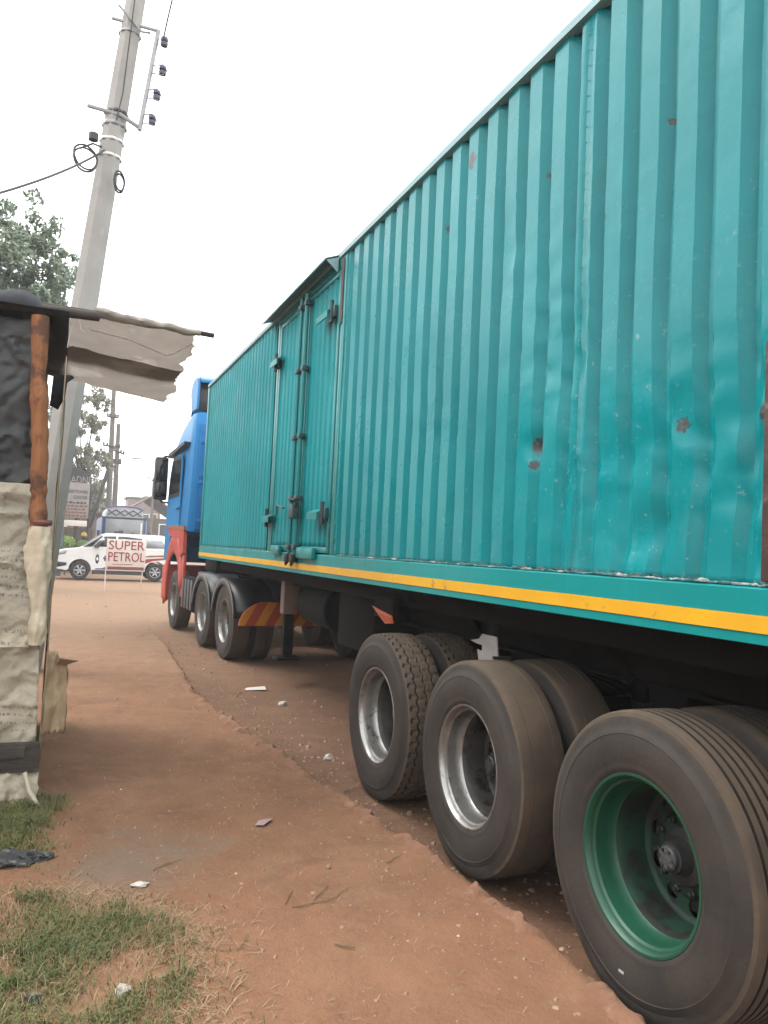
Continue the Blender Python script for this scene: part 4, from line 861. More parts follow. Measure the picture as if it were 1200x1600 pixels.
# ------------------------------------------------------------------ white estate car
car = thing('estate_car', 'white estate car with red and blue livery parked side-on behind the petrol sign', 'car', (2.2, 32.4, 0))
cx0 = -.15; cyn = 31.55
def carp(px, pz): return (cx0+px, pz)
low = [(.02, .42), (.0, .62), (.04, .92), (.14, 1.04), (.45, 1.12), (1.05, 1.20), (2.0, 1.22), (4.35, 1.24), (4.52, 1.12), (4.56, .75), (4.52, .42), (4.18, .40)]
def archp(c, r, n=10): return [(c+r*cos(pi*i/n), .38+r*sin(pi*i/n)) for i in range(n+1)]
lowp = low[:-1] + [(4.2, .36)] + archp(3.72, .40) + archp(.98, .40) + [(.5, .34)]
mb = MB(); mb.prism([carp(*q) for q in lowp], 'Y', cyn, cyn+1.68); cbod = build(mb, 'body', 'white', car, 25)
gh = [(.98, 1.195), (1.72, 1.74), (1.95, 1.80), (3.9, 1.80), (4.22, 1.72), (4.40, 1.24)]
mb = MB(); n = len(gh); vs = []
for yy, ins in ((cyn+.01, 0), (cyn+1.67, 0)):
    for (a, b) in gh:
        k = sstep(1.2, 1.8, b)*.17; vs.append((cx0+a, yy+(k if yy < cyn+.5 else -k), b))
mb.add(vs, [(i, (i+1) % n, n+(i+1) % n, n+i) for i in range(n)] + [tuple(range(n)), tuple(range(n, 2*n))[::-1]]); build(mb, 'cabin', 'white', car, 20)
def gy_(z): return cyn+.01+sstep(1.2, 1.8, z)*.17-.006
for poly in ([(1.42, 1.27), (1.80, 1.66), (2.22, 1.68), (2.22, 1.27)], [(2.30, 1.27), (2.30, 1.68), (3.18, 1.68), (3.18, 1.27)], [(3.30, 1.28), (3.30, 1.68), (3.86, 1.68), (4.12, 1.30)], ):
    mb = MB(); mb.add([(cx0+a, gy_(b), b) for a, b in poly], [(0, 1, 2, 3)]); build(mb, 'side_window', 'windscreen' if poly[0][0] > 3.2 else 'glass', car, thick=.008)
mb = MB(); mb.add([(cx0+1.04, cyn+.10, 1.245), (cx0+1.70, cyn+.20, 1.735), (cx0+1.70, cyn+1.48, 1.735), (cx0+1.04, cyn+1.58, 1.245)], [(0, 1, 2, 3)]); mb.v = [(a-.012, b, c+.012) for a, b, c in mb.v]; build(mb, 'windscreen', 'windscreen', car, thick=.006)
mb = MB(); mb.add([(cx0+1.06, cyn+.012, 1.23), (cx0+1.38, cyn+.012, 1.27), (cx0+1.74, cyn+.14, 1.66), (cx0+1.70, cyn+.14, 1.69)], [(0, 1, 2, 3)]); mb.v = [(a, b-.012, c) for a, b, c in mb.v]; build(mb, 'quarter_window', 'glass', car, thick=.006)
for c, nm in ((.98, 'wheel'), (3.72, 'wheel')):
    for yy, s_ in ((cyn+.03, 1), (cyn+1.65, -1)):
        mb = MB(); mb.lathe([(.0, .20), (-.02*s_, .21), (-.03*s_, .30), (0, .345), (.2*s_, .345), (.2*s_, .2)], 32, 'Y', (cx0+c, yy, .345)); wq = build(mb, 'wheel', 'rubber', car)
        mb = MB(); mb.lathe([(.03*s_, .0005), (.03*s_, .215)], 24, 'Y', (cx0+c, yy, .345)); build(mb, 'wheel_well', 'print_black', wq)
        mb = MB(); mb.lathe([(-.012*s_, .215), (-.018*s_, .205), (-.008*s_, .19)], 32, 'Y', (cx0+c, yy, .345))
        for k in range(6):
            a = 2*pi*k/6; d, e = (cos(a), sin(a)), (-sin(a)*.034, cos(a)*.034)
            q = [(cx0+c+d[0]*r+e[0]*m, yy-.012*s_, .345+d[1]*r+e[1]*m) for r, m in ((.03, 1), (.2, .8), (.2, -.8), (.03, -1))]; mb.add(q, [(0, 1, 2, 3)])
        mb.lathe([(-.014*s_, .0005), (-.014*s_, .05)], 12, 'Y', (cx0+c, yy, .345)); build(mb, 'alloy_rim', 'alloy', wq, thick=.01)
mb = MB(); mb.add([(cx0+.12, cyn-.005, .66), (cx0+.02, cyn-.005, .60), (cx0+.08, cyn-.005, .42), (cx0+.50, cyn-.005, .52), (cx0+.52, cyn-.005, .62)], [(0, 1, 2, 3, 4)]); build(mb, 'bumper_grille', 'print_black', car, thick=.01)
mb = MB(); mb.add([(cx0+.06, cyn-.006, .88), (cx0+.45, cyn-.006, .95), (cx0+.50, cyn-.006, 1.07), (cx0+.16, cyn-.006, 1.01)], [(0, 1, 2, 3)]); build(mb, 'headlight', 'galv', car, thick=.01)
mb = MB(); mb.prism([(1.75, .45), (3.25, .45), (3.30, .66), (3.6, .79), (4.1, .86), (4.5, .89), (4.5, .97), (3.4, .86), (2.2, .62)], 'Y', cyn-.005, cyn-.002); mb.v = [(v[0]+cx0, v[1], v[2]) for v in mb.v]; build(mb, 'red_livery', 'sign_red', car)
mb = MB(); mb.prism([(3.0, .90), (3.4, .925), (4.5, .985), (4.5, 1.06), (3.5, 1.0)], 'Y', cyn-.005, cyn-.002); mb.v = [(v[0]+cx0, v[1], v[2]) for v in mb.v]; build(mb, 'orange_livery', 'amber', car)
mb = MB(); mb.prism([(1.5, .40), (3.30, .40), (3.28, .445), (1.55, .445)], 'Y', cyn-.006, cyn-.003); mb.v = [(v[0]+cx0, v[1], v[2]) for v in mb.v]; build(mb, 'blue_livery', 'blue_stripe', car)
mb = MB(); mb.lathe([(0, .0005), (0, .09)], 20, 'Y', (0, 0, 0)); mb.v = [(cx0+1.58+v[0]*.75, cyn-.006, .80+v[2]*2.0) for v in mb.v]; build(mb, 'door_emblem', 'print_black', car, thick=.004)
mb = MB(); mb.lathe([(0, .0005), (0, .05)], 20, 'Y', (0, 0, 0)); mb.v = [(cx0+1.58+v[0]*.8, cyn-.010, .80+v[2]*1.3) for v in mb.v]; build(mb, 'emblem_centre', 'white', car, thick=.004)
mb = MB(); mb.add([(cx0+1.88+.11*cos(2*pi*k/10)*(1 if k % 2 else .55), cyn-.006, .83+.13*sin(2*pi*k/10)*(1 if k % 2 else .55)) for k in range(10)], [tuple(range(10))]); build(mb, 'star_emblem', 'blue_stripe', car, thick=.004)
mb = MB(); mb.rbox(cx0+1.45, cx0+1.62, cyn-.16, cyn-.0, 1.22, 1.34, .03); build(mb, 'wing_mirror', 'print_black', car)
for x in (2.26, 3.24):
    mb = MB(); mb.box(cx0+x-.006, cx0+x+.006, cyn-.004, cyn-.001, .50, 1.20); build(mb, 'door_seam', 'grey_guard', car)
for x in (2.95, 3.12):
    mb = MB(); mb.rbox(cx0+x, cx0+x+.16, cyn-.03, cyn-.004, 1.02, 1.05, .006); build(mb, 'door_handle', 'print_black', car)
mb = MB(); mb.box(cx0+1.42, cx0+3.28, cyn+.02, cyn+.1, .22, .38); build(mb, 'sill', 'print_black', car)

# person behind the bonnet: only cap and shoulders show
def person(loc, yaw):
    p = thing('person', 'person in green shirt and yellow cap standing behind the white car', 'person', loc)
    J = {'pel': (0,0,.95), 'chest': (0,0,1.30), 'neck': (0,0,1.47), 'head': (0,.01,1.60), 'crown': (0,.01,1.70), 'ls': (-.18,0,1.40), 'le': (-.23,.02,1.12), 'lh': (-.22,.1,.88), 'rs': (.18,0,1.40), 're': (.23,.02,1.12), 'rh': (.22,.1,.88), 'lk': (-.11,.02,.50), 'la': (-.12,0,.06), 'lt': (-.12,.14,.03), 'rk': (.11,.02,.50), 'ra': (.12,0,.06), 'rt': (.12,.14,.03)}
    E_ = [('pel','chest'),('chest','neck'),('neck','head'),('head','crown'),('chest','ls'),('ls','le'),('le','lh'),('chest','rs'),('rs','re'),('re','rh'),('pel','lk'),('lk','la'),('la','lt'),('pel','rk'),('rk','ra'),('ra','rt')]
    R_ = {'pel': .15, 'chest': .16, 'neck': .06, 'head': .10, 'crown': .07, 'ls': .07, 'rs': .07, 'le': .045, 're': .045, 'lh': .035, 'rh': .035, 'lk': .07, 'rk': .07, 'la': .05, 'ra': .05, 'lt': .04, 'rt': .04}
    ks = list(J); me = bpy.data.meshes.new('body'); me.from_pydata([J[k] for k in ks], [(ks.index(a), ks.index(b)) for a, b in E_], [])
    me.materials.append(M['skin']); o = link('body', me, p); o.modifiers.new('skin', 'SKIN'); o.modifiers.new('sub', 'SUBSURF').levels = 2
    for v, k in zip(me.skin_vertices[0].data, ks): v.radius = (R_[k], R_[k]*.8); v.use_root = (k == 'pel')
    mb = MB(); mb.lathe([(.78, .19), (1.0, .20), (1.25, .225), (1.40, .215), (1.46, .10), (1.48, .075)], 20, 'Z'); mb.v = [(v[0], v[1]*.75, v[2]) for v in mb.v]; build(mb, 'shirt', 'cloth_green', p, 60, thick=.01, local=True)
    mb = MB(); mb.lathe([(1.64, .125), (1.70, .122), (1.77, .09), (1.80, .0005)], 20, 'Z'); mb.prism([(-.1, .08), (.1, .08), (.07, .22), (-.07, .22)], 'Z', 1.64, 1.655); build(mb, 'cap', 'cap_yellow', p, 60, local=True)
    p.rotation_euler = (0, 0, yaw)
person((.98, 34.2, 0), RAD(170))

# ------------------------------------------------------------------ minibus with roof load
bus = thing('minibus', 'blue-sided minibus facing the road behind the white estate car', 'bus', (3.1, 44, 0))
mb = MB(); mb.rbox(1.98, 4.22, 42, 47.5, .45, 2.72, .16); build(mb, 'body', 'bus_blue', bus, 40)
mb = MB(); mb.rbox(2.18, 4.02, 41.96, 41.995, 1.55, 2.60, .015); build(mb, 'windscreen', 'windscreen', bus)
mb = MB(); mb.rbox(2.12, 4.08, 41.93, 42.05, .55, 1.50, .03); build(mb, 'front_panel', 'white', bus)
mb = MB(); mb.rbox(3.88, 3.97, 41.94, 41.958, 1.6, 2.45, .005); build(mb, 'white_pillar', 'white', bus)
for x in (2.62, 2.85, 3.42):
    mb = MB(); mb.rbox(x, x+.22, 41.93, 41.955, 1.62, 1.62+random.uniform(.28, .42), .01); build(mb, 'windscreen_sticker', 'print_black', bus)
for x in (1.80, 4.28):
    mb = MB(); mb.rbox(x, x+.14, 41.85, 41.95, 1.6, 2.0, .03); mb.tube([(x+.07, 41.95, 1.7), (2.05 if x < 3 else 4.15, 42.05, 1.7)], .02, 6); build(mb, 'wing_mirror', 'print_black', bus)
for x in (2.05, 3.95):
    for y in (43.0, 46.3):
        mb = MB(); mb.lathe([(0, .0005), (0, .36), (.04, .40), (.2, .40), (.24, .36), (.24, .0005)], 24, 'X', (x-.1, y, .40)); build(mb, 'wheel', 'rubber', bus)
mb = MB(); mb.box(2.0, 4.2, 42.0, 42.02, 2.60, 2.70); build(mb, 'visor', 'print_black', bus)
ld = thing('roof_load', 'rounded silver and purple tarpaulin bundle roped on the minibus roof', 'luggage', (3.1, 43.5, 2.72))
def load(i, j):
    u, v = i/20, j/20; a = pi*u; x = 3.1-cos(a)*1.06*(abs(cos(a))**-.25 if abs(cos(a)) > .2 else 1.3)*.86; z = 2.70+.60*sin(a)**.55+.03*fbm((u*6, v*5, 1)); y = 42.1+v*4
    return (x, y, z)
mb = MB(); mb.grid(load, 20, 20); mb.add([load(i, 0) for i in range(21)], [tuple(range(21))]); build(mb, 'tarpaulin', 'load_silver', ld, 50)
for k in range(4):
    x = 2.25+k*.42; mb = MB(); mb.tube([(x, 42.06, 2.78), (x+.42, 42.06, 3.08)], .025, 6); mb.tube([(x, 42.05, 3.08), (x+.42, 42.05, 2.78)], .025, 6); build(mb, 'rope', 'hub', ld)
mb = MB(); mb.tube([(2.16, 42.06, 3.10), (2.5, 42.07, 3.24), (3.1, 42.07, 3.27), (3.7, 42.07, 3.24), (4.04, 42.06, 3.10)], .035, 6); build(mb, 'purple_edge', 'load_purple', ld)

# ------------------------------------------------------------------ hand-painted boards, poles, wall behind
hb = thing('painted_board', 'tall hand-painted white notice board with black peaked top and red lettering', 'signboard', (.65, 36, 0))
mb = MB(); mb.prism([(.24, 3.93), (.24, 4.62), (.55, 4.60), (1.16, 4.28), (1.16, 3.98)], 'Y', 36.0, 36.05); bt = build(mb, 'black_top', 'print_black', hb)
letter('ADNI', .36, 35.992, 3.90, .76, .30, 'board_white', bt)
mb = MB(); mb.rbox(.12, 1.15, 36.0, 36.05, 2.40, 3.925, .01); bw = build(mb, 'white_board', 'board_white', hb)
letter('NEW POWER', .20, 35.992, 3.46, .88, .15, 'print_black', bw); letter('CENTER', .52, 35.992, 3.22, .55, .15, 'print_black', bw)
for k in range(5):
    z = 3.02-k*.14; x = .18+random.uniform(0, .1)
    while x < 1.0:
        wd = random.uniform(.05, .16); mb = MB(); mb.rbox(x, min(1.1, x+wd), 35.994, 35.999, z, z+.06+random.uniform(0, .03), .001); build(mb, 'faded_mark', 'print_red' if k > 0 else 'print_black', bw); x += wd+.04
mb = MB(); mb.rbox(.10, 1.12, 36.0, 36.05, 2.05, 2.30, .01); build(mb, 'lower_strip', 'sign_white', hb)
for x in (.14, 1.16):
    mb = MB(); mb.rbox(x-.05, x+.05, 36.055, 36.15, -.05, 4.2 if x > 1 else 4.6, .01); build(mb, 'post', 'old_wood', hb)
bb = thing('blue_board', 'narrow faded blue metal sign on a pale post beside the concrete pole', 'signboard', (-.1, 34.5, 0))
mb = MB(); mb.rbox(-.22, .12, 34.5, 34.53, 2.50, 3.35, .01); b2 = build(mb, 'panel', 'board_blue', bb)
mb = MB(); mb.rbox(.02, .20, 34.54, 34.62, -.05, 4.55, .01); build(mb, 'post', 'board_blue', bb)
mb = MB(); mb.tube([(-.35, 34.58, 4.60), (.30, 34.58, 4.62)], .03, 6); mb.tube([(.11, 34.58, 4.5), (.13, 34.58, 5.3)], .015, 6); build(mb, 'cross_arm', 'galv', bb)
def wpole(label, x, y, h, r, arms, brace=None, lean=0):
    t = thing('wooden_pole', label, 'utility pole', (x, y, 0)); mb = MB(); mb.tube([(x, y, -.1), (x+lean*.5, y, h*.5), (x+lean, y, h)], [r*1.15, r, r*.75], 10); build(mb, 'shaft', 'pole_wood', t)
    for z, L, d in arms:
        xx = x+lean*z/h; mb = MB(); mb.tube([(xx-L, y-.18, z+d), (xx+L, y-.18, z-d)], .05, 6); ca = build(mb, 'cross_arm', 'old_wood', t)
        for q in (-.9, -.5, .5, .9):
            mb = MB(); mb.lathe([(0, .03), (.06, .06), (.12, .05), (.16, .02)], 8, 'Z', (xx+L*q, y-.18, z-d*q+.03)); build(mb, 'insulator', 'hub', ca)
    if brace:
        mb = MB(); mb.tube([brace[0], brace[1]], .10, 8); build(mb, 'brace', 'old_wood', t)
wpole('taller wooden pole with slanting brace beyond the estate car', 2.50, 45, 10.4, .15, ((8.2, .30, 0), (6.6, .45, .03), (5.7, .55, 0)), ((2.40, 44.9, 5.75), (1.30, 44.6, 1.2)), lean=-.18)
wpole('shorter grey wooden pole beside the taller braced pole', 2.88, 46.5, 8.1, .15, ((6.5, .38, .12), (5.9, .2, 0)), lean=-.10)
sl_ = thing('street_lamp', 'thin street lamp with long arm over the far road', 'street lamp', (3.35, 60, 0))
mb = MB(); mb.tube([(3.55, 60, -.1), (3.55, 60, 7.0), (3.7, 60, 7.4), (4.9, 60, 7.55)], [.09, .07, .05, .04], 8); build(mb, 'pole', 'galv', sl_)
mb = MB(); mb.rbox(4.7, 5.45, 59.9, 60.1, 7.5, 7.62, .04); build(mb, 'lamp_head', 'galv', sl_)
tp_ = thing('thin_pole', 'thin far pole with small round meter beside the lorry mirror', 'utility pole', (6.6, 62, 0))
mb = MB(); mb.tube([(6.55, 62, -.1), (6.5, 62, 6.4)], .09, 8); build(mb, 'shaft', 'pole_wood', tp_)
mb = MB(); mb.lathe([(0, .15), (.1, .15)], 16, 'Y', (6.78, 61.8, 4.6)); mb.tube([(6.5, 61.9, 6.1), (5.9, 61.9, 6.5)], .03, 5); build(mb, 'round_box', 'hub', tp_, thick=.03)
wl = thing('mud_wall', 'low brown mud wall behind the estate car bonnet', 'wall', (0, 39, 0))
mb = MB(); mb.grid(lambda i, j: (-6+i*.25, 39+.05*fbm((i*.4, j, 1)), (0, .7, 1.4, 2.0+.12*fbm((i*.5, 2, 2)))[j]), 30, 3); build(mb, 'face', 'brown_wall', wl, thick=.25)
def house(label, x0, x1, y0, y1, h, wall, roofm, rise, wins=0, cat='building'):
    t = thing('building', label, cat, ((x0+x1)/2, (y0+y1)/2, 0)); mb = MB(); mb.box(x0, x1, y0, y1, -.1, h); build(mb, 'wall', wall, t)
    mb = MB(); ov = .4
    if rise > 0: mb.prism([(x0-ov, h), ((x0+x1)/2, h+rise), (x1+ov, h), (x1+ov, h+.12), ((x0+x1)/2, h+rise+.14), (x0-ov, h+.12)], 'Y', y0-ov, y1+ov)
    else: mb.box(x0-ov*.5, x1+ov*.5, y0-ov*.5, y1+ov*.5, h+.003, h+.18)
    build(mb, 'roof', roofm, t)
    for k in range(wins):
        a = lerp(x0, x1, (k+.5)/wins); wz = h*.55; mb = MB(); mb.box(a-.5, a+.5, y0-.03, y0-.004, wz, wz+1.1); wn = build(mb, 'window', 'white', t)
        mb = MB(); mb.box(a-.42, a+.42, y0-.045, y0-.033, wz+.08, wz+1.02); build(mb, 'pane', 'glass', wn)
    return t
house('long low shop with rusty brown pitched roof beyond the minibus', 4.6, 9.2, 66, 74, 3.4, 'brown_wall', 'roof_rust', 1.7, 2)
house('tall orange brick block far down the road', 9.0, 10.6, 92, 100, 6.4, 'brick_orange', 'pink_wall', 0, 1)
house('pale pink flat-roofed shop far down the road', 6.6, 8.9, 86, 90, 5.9, 'pink_wall', 'roof_rust', 0, 2)
house('low dark brown shed at the right end of the far road', 10.0, 17, 78, 84, 3.2, 'brown_wall', 'roof_rust', 1.0, 2)
house('small pink kiosk behind the braced pole', 1.6, 3.4, 50, 52, 2.9, 'pink_wall', 'roof_rust', 0)
house('low plastered shop with rusty roof on the left, outside the picture', -16, -9.5, -6, 3, 4.6, 'pink_wall', 'roof_rust', 1.0, 3)
house('unseen mud-brown shop with rusty roof on the left, added for paint reflections', -17, -9, 5, 13, 4.8, 'brown_wall', 'roof_rust', 1.2, 3)  # out of view, added for the container paint to reflect
tree('broadleaf_tree', 'dense dark tree standing behind the kiosk, out of sight', (-4.5, 27, 0), [(-4.5, 27, -.1), (-4.5, 27, 2.2), (-4.4, 27, 4)], .25,
     [((-4.5, 26.8, 5.4), 1.9), ((-3.0, 27, 4.6), 1.5), ((-6.2, 27, 5.0), 1.8), ((-4.2, 26, 3.4), 1.6), ((-3.6, 27, 6.4), 1.2)], .14, 9000, 'leaf_b')
house('tall mud-brown shop hidden behind the kiosk, added for paint reflections', -9, -2.2, 36, 46, 6.2, 'brown_wall', 'roof_rust', 0, 3)  # added where it is hidden, to darken reflections in the paint
pw = thing('light_blocking_wall', 'long grey wall added beyond the lorry to keep light out from under it', 'wall', (5.7, 8, 0))  # added wall, shuts out far-side light under the trailer
mb = MB(); mb.box(5.6, 5.8, -6, 21, -.1, 2.4); build(mb, 'face', 'hub', pw)
mb = MB(); mb.box(5.55, 5.85, -6, 21, 2.404, 2.48); build(mb, 'coping', 'concrete', pw)
mb = MB()
def hill(i, j):
    x = -260+i*13; y = 230+j*25; return (x, y, -1 + (7+6*fbm((x*.012, y*.01, 3)))*sin(pi*min(1, j/6))**.8)
mb.grid(hill, 40, 8); tag(build(mb, 'hills', 'hill', None, 60), kind='structure')
# bright green shrub by the car
def shrub(name, label, c, r, n_, leaf, mat):
    t = thing(name, label, 'shrub', (c[0], c[1], 0)); mb = MB(); mb.tube([(c[0], c[1], -.05), (c[0], c[1], c[2])], .03, 6); build(mb, 'stem', 'bark', t)
    mb = MB(); vs = []; fs = []
    for _ in range(n_):
        d = Vector([random.gauss(0, 1) for _ in range(3)]).normalized()*r*random.random()**.4; p = Vector(c)+Vector((d.x, d.y, d.z*.8)); a = Vector([random.gauss(0, 1) for _ in range(3)]).normalized()*leaf; b = a.orthogonal().normalized()*leaf*.5
        o = len(vs); vs += [p-a, p+b, p+a, p-b]; fs.append((o, o+1, o+2, o+3))
    mb.add(vs, fs); build(mb, 'foliage', mat, t, None, fix=False)
M['leaf_c'] = leaf_mat('bright_green_leaves', (.22, .32, .08), (.15, .24, .06))
shrub('green_shrub', 'bright green shrub behind the bonnet of the white car', (.35, 35.2, 1.35), .35, 420, .07, 'leaf_c')

# ------------------------------------------------------------------ grass, straw, litter
def ray_path(x, y): return path_z(x, y)
def blades(name, n_, region, hmin, hmax, mat, wid, flat=False, dens=None):
    vs = []; fs = []; k = 0
    while k < n_:
        x, y = region()
        if dens and random.random() > dens(x, y): k += .2; continue
        k += 1
        z = path_z(x, y)-.004; a = random.uniform(0, 2*pi); h = random.uniform(hmin, hmax); wv = Vector((cos(a), sin(a), 0))*wid*random.uniform(.6, 1.3)
        ln = Vector((cos(a+1.57+random.uniform(-.7, .7)), sin(a+1.57+random.uniform(-.7, .7)), 0)); p = Vector((x, y, z)); o = len(vs)
        if flat:
            q = p+ln*h; q.z = path_z(q.x, q.y)+random.uniform(.002, .012); m = (p+q)/2; m.z += random.uniform(.002, .016); p.z += .006
            wv = Vector((-ln.y, ln.x, 0))*wid; vs += [p-wv, p+wv, m+wv, m-wv, q]
        else:
            m = p+ln*h*.35+Vector((0, 0, h*.62)); q = p+ln*h*random.uniform(.7, 1.15)+Vector((0, 0, h*random.uniform(.55, .95))); vs += [p-wv, p+wv, m+wv*.7, m-wv*.7, q]
        fs += [(o, o+1, o+2, o+3), (o+3, o+2, o+4)]
    mb = MB(); mb.add(vs, fs); return tag(build(mb, name, mat, None, None, fix=False), kind='stuff')
def edgeA(y): return interp(y, ((2.0, .40), (2.6, .46), (3.0, .56), (3.3, .50), (3.55, .28), (3.75, .0))) + .06*fbm((y*4, 1, 1))
def regA(): return (random.uniform(-.75, .62), random.uniform(1.9, 3.78))
def denA(x, y): return sstep(.06, -.20, x-edgeA(y)+.10*fbm((x*7, y*7, 6)))*max(.02, min(1, .55+1.3*fbm((x*3.2, y*3.2, 4))))
def regB(): return (random.uniform(-1.2, .25), random.uniform(4.05, 5.08))
def denB(x, y): return sstep(.16, -.06, x+.12*(4.6-y)+.05*fbm((y*4, 2, 2)))*(.25+.9*max(0, .5+fbm((x*4, y*4, 9))))*sstep(4.05, 4.25, y)
blades('grass', 33000, regA, .015, .062, 'grass', .0019, dens=denA)
blades('grass', 16000, regB, .022, .06, 'grass', .0024, dens=denB)
blades('grass', 900, lambda: (random.uniform(-.4, .9), random.uniform(2.0, 4.3)), .012, .045, 'grass', .0018, dens=lambda x, y: exp(-((x-edgeA(y)-.05)/.16)**2))
blades('straw', 3800, regA, .02, .075, 'straw', .0014, dens=lambda x, y: sstep(.10, -.10, x-edgeA(y))*max(.10, .35-fbm((x*3.2, y*3.2, 4))))
blades('straw', 2600, lambda: (random.uniform(-.6, .85), random.uniform(2.2, 3.8)), .02, .09, 'straw', .0011, True, lambda x, y: exp(-((x-edgeA(y)-.02)/.11)**2)+.05)
blades('straw', 800, lambda: (random.uniform(-.3, 1.8), random.uniform(2.2, 7)), .01, .06, 'straw', .0011, True, lambda x, y: .25+max(0, fbm((x*1.5, y*1.5, 3))))
def scatter(name, n_, region, rmin, rmax, mat, zf, flat=.7):
    mb = MB()
    for _ in range(n_):
        x, y = region(); r = rmin*(rmax/rmin)**(random.random()**2.2); z = zf(x, y); vs = []
        for k in range(6):
            a = k*pi/3; q = r*random.uniform(.7, 1.15); vs.append((x+q*cos(a), y+q*sin(a), z-.2*r))
        for k in range(3):
            a = k*2*pi/3+.4; q = r*random.uniform(.4, .7); vs.append((x+q*cos(a), y+q*sin(a), z+r*flat*random.uniform(.5, 1)))
        mb.add(vs, [(0, 1, 6), (1, 2, 7, 6), (2, 3, 7), (3, 4, 8, 7), (4, 5, 8), (5, 0, 6, 8), (6, 7, 8)])
    return tag(build(mb, name, mat, None, None), kind='stuff')
scatter('gravel', 3600, lambda: (random.uniform(-.4, 1.85), random.uniform(2.0, 11)), .002, .013, 'pebble', path_z)
scatter('gravel', 1500, lambda: (lambda y: (kerb_x(y)+.03+abs(random.gauss(0, .55)), y))(random.uniform(2.0, 13)), .003, .026, 'pebble', ground_z)
scatter('leaf_litter', 160, lambda: (random.uniform(-.2, 1.8), random.uniform(2.2, 9)), .005, .016, 'leaf_dry', path_z, .2)
scatter('leaf_litter', 420, lambda: (lambda y: (kerb_x(y)+random.gauss(.06, .35), y))(random.uniform(2.2, 11)), .006, .022, 'leaf_dry', lambda x, y: (ground_z(x, y) if x > kerb_x(y) else path_z(x, y)), .25)
scatter('gravel', 500, lambda: (random.uniform(-.5, 5), random.uniform(10, 26)), .006, .035, 'pebble', lambda x, y: max(ground_z(x, y), path_z(x, y) if y < 13.8 and x < kerb_x(y) else -1))
def stone(label, x, y, r, mat='stone_white', name='stone', cat='stone', sq=(1, 1, .7), seed=0):
    z = path_z(x, y) if x < kerb_x(y) else ground_z(x, y)
    def P(i, j):
        th = pi*i/8; ph = 2*pi*j/12; d = Vector((sin(th)*cos(ph), sin(th)*sin(ph), cos(th))); q = r*(1+.5*fbm(d*1.6+Vector((seed, 1, 1))))
        return (x+d.x*q*sq[0], y+d.y*q*sq[1], z+r*.3+d.z*q*sq[2])
    mb = MB(); mb.grid(P, 8, 12); return tag(build(mb, name, mat, None, 50), label, cat)
stone('white stone in the wheel lane, the far one of two', 2.24, 7.87, .045, seed=1); stone('white pebble in the wheel lane, nearer than the other', 2.04, 5.80, .038, seed=2)
stone('larger white stone lying in the grass', .30, 2.84, .026, seed=3); stone('grey stone at the left edge of the grass', .02, 2.87, .028, 'ash', seed=4)
stone('pale flat stone where grass meets the bare path', .43, 3.64, .026, sq=(1.3, 1, .4), seed=5); stone('pale pebble in the middle of the path', 1.30, 3.62, .014, 'pebble', seed=6)
bz = path_z(-.05, 4.08)
def bundle(i, j):
    t = i/44; a = 2*pi*j/30; x = -.42+.50*t; r = .062*sin(pi*min(1, max(.04, t*.98+.01)))**.6*(1+.7*fbm((x*13, cos(a)*2, sin(a)*2))+.25*fbm((x*40, cos(a)*5, sin(a)*5))); return (x, 4.05+.04*t+cos(a)*r*1.2, bz+.012+sin(a)*r*.55)
mb = MB(); mb.grid(bundle, 44, 30); tag(build(mb, 'charred_rag', 'ash', None, 60), 'charred black and grey rag lying beside the grass at the left edge', 'rag')
pz = path_z(1.14, 4.27)
mb = MB(); mb.add([(1.09, 4.25, pz+.006), (1.13, 4.22, pz+.012), (1.20, 4.29, pz+.02), (1.17, 4.33, pz+.006), (1.12, 4.29, pz+.016)], [(0, 1, 4), (1, 2, 4), (2, 3, 4), (3, 0, 4)]); tag(build(mb, 'paper_scrap', 'pink_paper', None, None, thick=.001), 'crumpled pink scrap of paper on the bare path', 'paper')
mb = MB(); gz0 = ground_z(2.2, 8.9); mb.add([(2.05, 8.75, gz0+.01), (2.28, 8.72, gz0+.015), (2.30, 8.86, gz0+.03), (2.08, 8.88, gz0+.012)], [(0, 1, 2, 3)]); tag(build(mb, 'paper_scrap', 'sign_white', None, None, thick=.002), 'flat white scrap near the lorry rear wheel', 'paper')
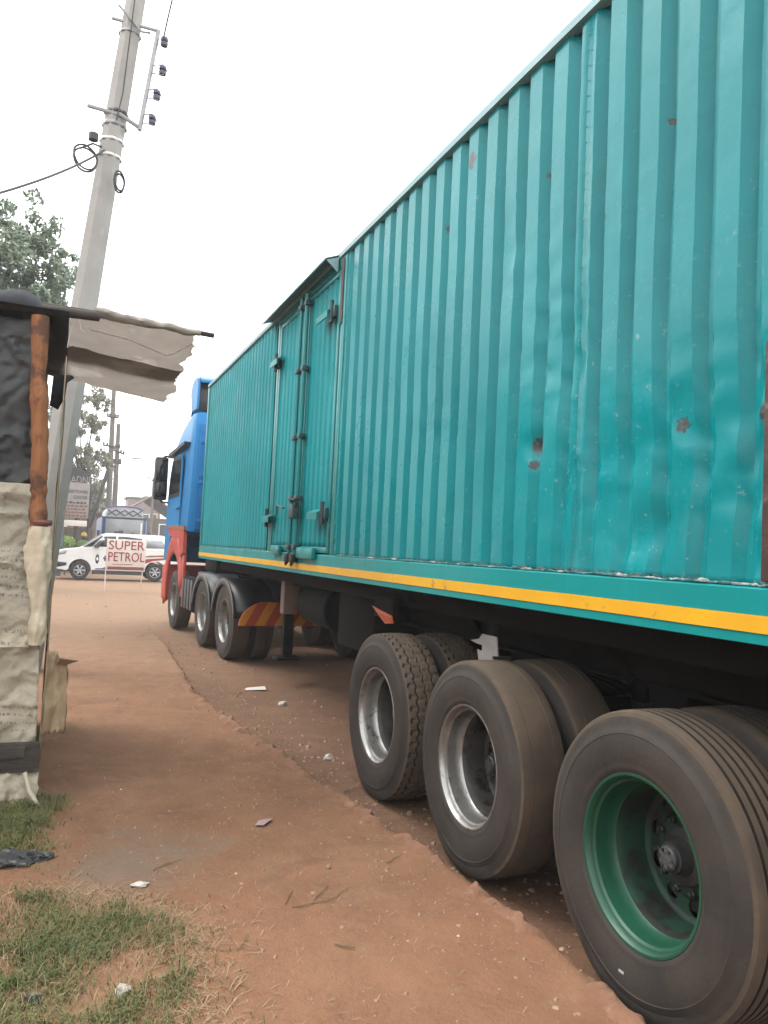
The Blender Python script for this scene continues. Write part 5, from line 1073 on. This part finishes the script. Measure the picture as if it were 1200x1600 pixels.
def twig(label, pts, r, forks=()):
    mb = MB()
    def lift(p): return (p[0], p[1], (path_z(p[0], p[1]) if p[0] < kerb_x(p[1]) else ground_z(p[0], p[1]))+r*.8+.004)
    def wob(ps):
        out = []
        for (a, b) in zip(ps, ps[1:]):
            for q in range(4): out.append((lerp(a[0], b[0], q/4)+random.uniform(-.006, .006), lerp(a[1], b[1], q/4)+random.uniform(-.006, .006)))
        return [lift(p) for p in out+[ps[-1]]]
    w_ = wob(pts); r *= .75; mb.tube(w_, [lerp(r, r*.4, i/(len(w_)-1)) for i in range(len(w_))], 6)
    for f in forks: mb.tube(wob(f), r*.6, 5)
    tag(build(mb, 'twig', 'twig'), label, 'twig')
twig('longest forked twig in the middle of the path', [(1.02, 3.26), (1.17, 3.25), (1.32, 3.36)], .0045, ([(1.1, 3.25), (1.22, 3.4)], [(1.0, 3.3), (1.06, 3.42)]))
twig('thin straight twig close to the kerb edge', [(1.60, 3.60), (1.67, 3.65), (1.73, 3.70)], .004)
twig('short thick twig near the bottom of the path', [(1.08, 2.90), (1.11, 2.87), (1.15, 2.85)], .006)
twig('branching dry twig beside the grass', [(.55, 3.10), (.68, 2.99), (.80, 2.96)], .0035, ([(.65, 3.0), (.62, 2.9)], [(.72, 2.97), (.78, 3.05)]))
twig('dark twig on the path near the grey patch', [(.50, 3.80), (.58, 3.86), (.66, 3.90)], .004)
twig('twig caught on the kerb beside the middle wheel', [(1.86, 3.02), (1.90, 3.03), (1.97, 3.08)], .006, ([(1.88, 3.02), (1.85, 2.95)],))
twig('twig lying in the wheel lane in front of the first trailer wheel', [(1.86, 4.95), (1.98, 5.0), (2.1, 4.98)], .006)

# ------------------------------------------------------------------ haze added to veil far things, standing for lens glare
hz = bpy.data.materials.new('pale_haze_air'); hz.use_nodes = True; t = hz.node_tree; t.nodes.clear()
pv = t.nodes.new('ShaderNodeVolumePrincipled'); pv.inputs['Color'].default_value = (.97, .97, .97, 1); pv.inputs['Density'].default_value = .0022; pv.inputs['Anisotropy'].default_value = .2
ho = t.nodes.new('ShaderNodeOutputMaterial'); t.links.new(pv.outputs[0], ho.inputs['Volume'])
mb = MB(); mb.box(-640, 640, -340, 940, -1.5, 16.5); mb_ = mb.mesh('haze', hz, None); tag(link('haze', mb_), kind='stuff')
